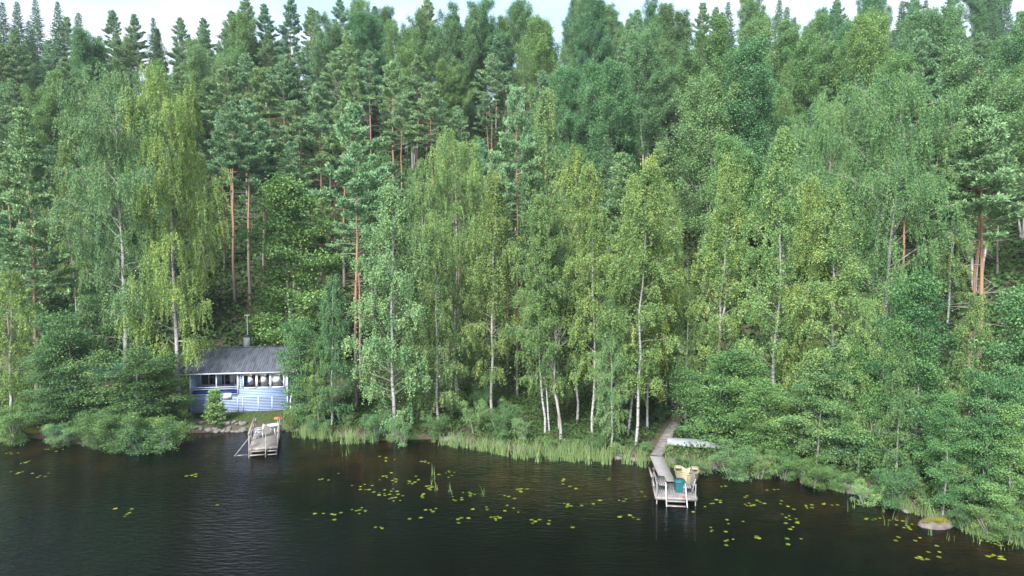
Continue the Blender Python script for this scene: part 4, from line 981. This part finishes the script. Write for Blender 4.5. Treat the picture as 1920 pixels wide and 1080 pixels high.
mb_ = on_ground(62, 806, .1)
o = stone_mesh(20).obj('mossy_stone', M_MOSS, None, True); o.location = (mb_.x, mb_.y, mb_.z - .05); o.scale = (.75, .5, .4); tag(o, 'yellow moss covered stone on the bank near the left picture edge', 'stone')
# pale stones lying just under the surface
for px, py, r, lab in ((905, 881, .8, 'long brown stone lying under water on the sandy shoal'), (1468, 968, .7, 'brown sunken stone among the lily pads of the right bay')):
    x, y = gnd(px, py, -.2); o = link('sunken_stone', STM[2]); o.location = (x, y, -.34); o.scale = (r * 1.5, r * .7, r * .5); tag(o, lab, 'stone')

# ------------------------------------------------------------------ reeds, grass
rngR = np.random.default_rng(77)
def blades(pts, h, wid, bend, name, m, label, tintmu=.5):
    n = len(pts); b = MB(); az = rngR.uniform(0, 6.28, n); hh = h * rngR.uniform(.35, 1.25, n); bd = bend * rngR.uniform(.2, 1.4, n) * hh
    d = np.stack([np.cos(az), np.sin(az), 0 * az], 1); fa = rngR.uniform(0, 6.28, n); sv = np.stack([np.cos(fa), np.sin(fa) * .5, 0 * az], 1)
    prev = None; K = 4; ti = np.clip(rngR.normal(tintmu, .22, n), 0, 1); rows = []
    for k in range(K + 1):
        u = k / K; c = pts + d * (bd * u ** 2.2)[:, None] + np.stack([0 * hh, 0 * hh, hh * (u - .25 * bend * u ** 3)], 1); ww = wid * (1 - u * .85) / 2
        rows.append((c - sv * ww, c + sv * ww))
    V = np.stack([np.stack([r[0], r[1]], 1) for r in rows], 1).reshape(n, -1, 3)   # n,(K+1)*2,3
    base = np.arange(n)[:, None] * (2 * (K + 1)); Q = np.concatenate([np.stack([base[:, 0] + 2 * k, base[:, 0] + 2 * k + 1, base[:, 0] + 2 * k + 3, base[:, 0] + 2 * k + 2], 1) for k in range(K)])
    b.quads(V.reshape(-1, 3), Q, np.tile(ti, K)); o = b.obj(name, m); o['kind'] = 'stuff'; o['label'] = label; return o
def reed_pts(px0, px1, n, w0, w1, off=0):
    """along the waterline between two picture columns, w0..w1 metres out from it, in clumps"""
    x0, x1 = np.interp([px0, px1], [p[0] for p in SHORE], sp_[:, 0])
    nc = max(3, n // 20); c = rngR.uniform(x0, x1, nc); oc = w0 + (w1 - w0) * rngR.beta(1.1, 1.7, nc)
    k = rngR.integers(0, nc, n); x = c[k] + rngR.normal(0, .13, n); y = shoreY(x) - oc[k] + rngR.normal(0, .12, n)
    z = np.minimum(0, terrain(x, y)) ; return np.stack([x, y, np.maximum(z, -.25)], 1)
blades(reed_pts(566, 690, 750, .3, 1.7), 1.15, .034, .35, 'reed_bed', M_REED, 'pale green reeds in the water right of the railed dock')
blades(reed_pts(690, 830, 90, .3, .9), .95, .03, .4, 'reed_bed', M_REED, 'sparse reeds under the pale weeping birch')
blades(reed_pts(832, 950, 700, .5, 1.8), 1.15, .034, .45, 'reed_bed', M_REED, 'leaning reeds below the grey stones at the centre')
blades(reed_pts(940, 1215, 1350, .3, 2.1), 1.3, .036, .35, 'reed_bed', M_REED, 'long dense reed belt left of the gangway')
blades(reed_pts(1245, 1440, 560, .1, 1.2), 1.15, .034, .35, 'reed_bed', M_REED, 'reeds between gangway and round alder behind the rowing boat')
blades(reed_pts(1528, 1570, 170, .7, 1.2), 1.0, .034, .4, 'reed_bed', M_REED, 'small reed patch below the silvery alders')
blades(reed_pts(1640, 1740, 330, .2, 1.1), 1.0, .034, .4, 'reed_bed', M_REED, 'reeds left of the mossy boulder')
blades(reed_pts(1790, 1935, 750, .1, 1.6), 1.15, .036, .35, 'reed_bed', M_REED, 'reeds in the right corner of the shore')
lone = []
for px, py in [(812, 891), (818, 900), (808, 914), (818, 920), (842, 922), (846, 927), (906, 930), (1430, 890), (1660, 985), (1700, 985), (1742, 1005), (1778, 1012), (1790, 1015), (1812, 1000), (1828, 1016), (1836, 1020), (1876, 1030), (1898, 1020), (1903, 1030), (1680, 975), (1400, 882), (1655, 960), (590, 840), (600, 842), (646, 855), (655, 850), (1590, 960), (1600, 952)]:
    x, y = gnd(px, py); lone += [(x + rngR.normal(0, .06), y + rngR.normal(0, .06), -.1) for _ in range(4)]
blades(np.array(lone), .75, .03, .25, 'lone_reeds', M_REED, 'single reed stems standing out in the open water')
# lawn and bank grass
def lawn(n, keepf, name, h, label, m=M_GRASS):
    x = rngR.uniform(-46, 34, n); y = rngR.uniform(28, 62, n); k = keepf(x, y); x, y = x[k], y[k]
    blades(np.stack([x, y, terrain(x, y) - .01], 1), h, .03, .6, name, m, label, .45)
lawn(700000, lambda x, y: (x > -27) & (x < -13.5) & (y - shoreY(x) > .55) & (y - shoreY(x) < 3.6) , 'lawn_grass', .2, 'short green lawn between the cabin and the stone edging')
lawn(50000, lambda x, y: (y - shoreY(x) > .05) & (np.sin(x * 1.7) + np.sin(x * .63 + 1) > .1) & (y - shoreY(x) < 1.6 + 1.5 * np.sin(x * .8) ** 2) & ~((x > -27) & (x < -14)) & ~((x > 7.5) & (x < 10.2) & (y > 43)), 'bank_grass', .42, 'tall grass fringing the bank behind the reeds')

# ------------------------------------------------------------------ water lilies
LILY = [(609, 899, 4), (635, 888, 1), (720, 857, 3), (720, 865, 2), (801, 868, 4), (716, 893, 5), (737, 904, 5), (770, 904, 6), (839, 885, 3), (837, 892, 4), (682, 912, 7), (707, 927, 4), (727, 923, 6), (741, 935, 7), (804, 916, 6),
 (789, 930, 4), (879, 925, 5), (852, 937, 5), (954, 931, 3), (813, 956, 4), (903, 953, 3), (952, 955, 4), (927, 973, 6), (867, 977, 4), (620, 964, 6), (673, 957, 6), (714, 988, 3), (789, 974, 2), (24, 849, 4), (46, 867, 5), (35, 889, 5),
 (83, 893, 4), (97, 844, 5), (354, 895, 4), (216, 954, 1), (242, 965, 4), (407, 947, 1), (975, 921, 5), (1007, 978, 6), (1070, 947, 7), (1089, 916, 2), (1118, 942, 2), (1167, 935, 3), (1154, 966, 2), (1195, 968, 3), (1074, 989, 1), (1145, 896, 2),
 (1199, 927, 2), (1054, 903, 3), (1357, 913, 2), (1346, 939, 4), (1344, 947, 2), (1403, 947, 5), (1382, 981, 4), (1342, 998, 3), (1368, 1017, 4), (1422, 1007, 3), (1395, 929, 2), (1430, 941, 3), (1451, 919, 3), (1472, 948, 4), (1483, 972, 6),
 (1488, 988, 4), (1487, 1016, 3), (1512, 950, 5), (1555, 947, 4), (1625, 972, 3), (1671, 975, 7), (1700, 990, 4), (1706, 1010, 5), (1727, 1046, 4), (1746, 1037, 3), (1826, 1002, 4), (1875, 1021, 6), (1869, 1045, 7), (1802, 993, 1), (780, 893, 1), (1300, 960, 1)]
def pad_mesh(seed):
    rng = np.random.default_rng(seed); a = np.linspace(.22, 2 * math.pi - .22, 17); b = MB()
    r = 1 + .05 * np.sin(a * 3 + rng.uniform(0, 6)) + rng.normal(0, .015, 17)
    V = np.column_stack([r * np.cos(a) * 1.12, r * np.sin(a) * .9, .10 * np.abs(np.sin(a * 1.5 + rng.uniform(0, 3))) * rng.uniform(0, 1)])
    V = np.vstack([V, [[-.1, 0, 0]]]); Q = [(i, i + 1, 17, 17) for i in range(16)]
    b.quads(V, Q, rng.uniform(.1, .85)); return b.mesh('lily_pad', M_LILY)
PADS = [pad_mesh(s) for s in range(7)]
rl_ = random.Random(21); LILIES = []
NUM = ['no', 'one', 'two', 'three', 'four', 'five', 'six', 'seven']
for px, py, n in LILY:
    x, y = gnd(px, py); r = empty('water_lily', (x, y, .008), 0); pos = []
    sprd = rl_.choice([.10, .12, .17, .22]) * (1 + .06 * n); yel = n == 1
    for k in range(n):
        for _ in range(30):
            u = (rl_.gauss(0, sprd * 1.3), rl_.gauss(0, sprd * 1.3)); s = rl_.uniform(.06, .115)
            if all(math.hypot(u[0] - q[0], u[1] - q[1]) > (s + q[2]) * .8 for q in pos): break
        if n == 1: u = (0, 0)
        pos.append((*u, s)); p = link('lily_pad', rl_.choice(PADS), r); p.location = (u[0], u[1], .0035 * k); p.scale = (s, s, s); p.rotation_euler = (0, 0, rl_.uniform(0, 6.28))
        g = rl_.uniform(.75, 1.15); p.color = (g * rl_.uniform(.9, 1.2), g, g * rl_.uniform(.6, 1.2), 1) if not yel else (1.3, 1.0, .5, 1)
    tight = 'tight' if sprd / (1 + .06 * n) < .15 else 'loose'
    LILIES.append((r, px, py, f"{tight} patch of {NUM[n]} lily pads" if n > 1 else 'single yellowed lily pad'))

# ------------------------------------------------------------------ labels for everything that has none yet
ORD = ['', 'second', 'third', 'fourth', 'fifth', 'sixth', 'seventh', 'eighth', 'ninth', 'tenth', 'eleventh', 'twelfth', 'thirteenth', 'fourteenth', 'fifteenth']
def autolabel(items):
    """items: (object, px, py, description, zone, category, group). Ties in one zone are told apart by counting from the left."""
    by = {}
    for it in items: by.setdefault((it[3], it[4]), []).append(it)
    for (ds, zo), L in by.items():
        L.sort(key=lambda i: i[1]); n = len(L)
        for k, it in enumerate(L):
            if n == 1: s = ''
            elif k == 0: s = ', leftmost'
            elif k == n - 1: s = ', rightmost'
            else: s = f', {ORD[k]} from the left'
            tag(it[0], f"{ds} {zo}{s}", it[5], it[6])
def zone(px, Z):
    for lim, s in Z:
        if px < lim: return s
    return Z[-1][1]
TZ = [(60, 'at the left edge'), (150, 'behind the lone left pine'), (240, 'behind the greyer giant birch'), (320, 'between the two giant birches'), (400, 'behind the yellow giant birch'), (470, 'above the cabin chimney'), (550, 'above the cabin alder'), (630, 'left of the wide front pine'),
      (710, 'behind the wide front pine'), (790, 'above the forked weeping birch'), (870, 'above the broad yellow birch'), (940, 'left of the brown-trunked pine'), (1010, 'behind the brown-trunked pine'), (1080, 'above the dead grey tree'), (1150, 'above the centre birches'), (1230, 'above the golden-topped birch'),
      (1310, 'above the plank path'), (1390, 'above the upturned boat'), (1470, 'above the highest shore birch'), (1560, 'above the silvery alders'), (1640, 'left of the great drooping birch'), (1720, 'behind the great drooping birch'), (1800, 'left of the twin pines'), (1870, 'behind the twin pines'), (9999, 'at the right edge')]
DS = {'pine': 'orange-trunked pine', 'pine_high': 'bare-stemmed pine', 'pine_low': 'deep-crowned pine', 'spruce': 'dark pointed spruce', 'aspen': 'round-topped aspen', 'birch': 'white-stemmed birch', 'birch_big': 'drooping birch'}
items = []; shr = []
for root, kind, x, y, z, H, r, lab, grp, tint in TREES:
    tx, ty = proj(x, y, z + H)
    if lab: tag(root, lab, 'dead tree' if kind == 'snag' else 'tree', {'b': 'birches along the shore', 'a': 'alders along the shore', 'p': 'pines near the shore'}.get(kind[0]) if kind not in ('snag', 'sapling') else None); continue
    if grp == 'young trees along the ridge': items.append((root, tx, ty, 'young ' + {'spruce': 'spruce', 'birch_low': 'birch', 'aspen': 'aspen'}[kind], 'between the skyline trunks ' + zone(tx, TZ), 'tree', grp)); continue
    if kind == 'bush':
        bx, by = proj(x, y, z); c = 'yellowish' if tint == YEL else 'bluish' if tint == BLU else 'dark' if tint == DRK else 'pale' if tint == PAL else 'green'
        shr.append((root, bx, by, ('low ' if H < 1.4 else 'tall ' if H > 2.7 else '') + c + ' leafy shrub', None, 'shrub', grp)); continue
    band = 'on the skyline' if ty < 62 else 'high on the slope' if ty < 130 else 'mid slope' if ty < 210 else 'low on the slope'
    items.append((root, tx, ty, DS[kind], band + ' ' + zone(tx, TZ), 'tree', grp))
autolabel(items)
SZ = [(90, 'on the bank at the left edge'), (180, 'under the white-stemmed alder'), (340, 'hanging over the water left of the cabin'), (400, 'at the left cabin corner'), (540, 'on the cabin lawn'), (640, 'on the bank right of the railed dock'), (800, 'below the forked weeping birch'), (960, 'above the centre stones'), (1130, 'behind the long reed belt'),
      (1235, 'left of the gangway'), (1300, 'beside the gangway'), (1400, 'on the bank below the upturned boat'), (1500, 'under the round alder'), (1610, 'under the silvery alders'), (1740, 'left of the mossy boulder'), (9999, 'right of the mossy boulder')]
autolabel([(o, a, b, d, zone(a, SZ), c, g) for o, a, b, d, _, c, g in shr])
LZ = [(200, 'off the left shore'), (450, 'left of the railed dock'), (660, 'in front of the railed dock'), (760, 'off the forked weeping birch'), (830, 'in the centre field'), (910, 'left of the sandy shoal'), (1010, 'off the sandy shoal'), (1130, 'off the long reed belt'), (1235, 'left of the swimming dock'),
      (1380, 'right of the swimming dock'), (1460, 'off the round alder'), (1600, 'off the silvery alders'), (1740, 'off the mossy boulder'), (9999, 'in the right corner')]
autolabel([(o, a, b, d, ('near the bank ' if b < 905 else 'far from the bank ' if b > 965 else '') + zone(a, LZ), 'water lily', 'water lilies on the lake') for o, a, b, d in LILIES])

# ------------------------------------------------------------------ haze
hm = bpy.data.materials.new('haze'); hm.use_nodes = True; hn = hm.node_tree.nodes; hn.remove(hn['Principled BSDF'])
pv = hn.new('ShaderNodeVolumePrincipled'); pv.inputs['Color'].default_value = (.80, .92, 1, 1); pv.inputs['Density'].default_value = .0002; pv.inputs['Anisotropy'].default_value = .2
hm.node_tree.links.new(pv.outputs['Volume'], hn['Material Output'].inputs['Volume'])
hz = MB().box((0, 160, 40), (860, 660, 92)).obj('haze', hm); hz['kind'] = 'stuff'; hz['label'] = 'thin bluish air haze over the wood'
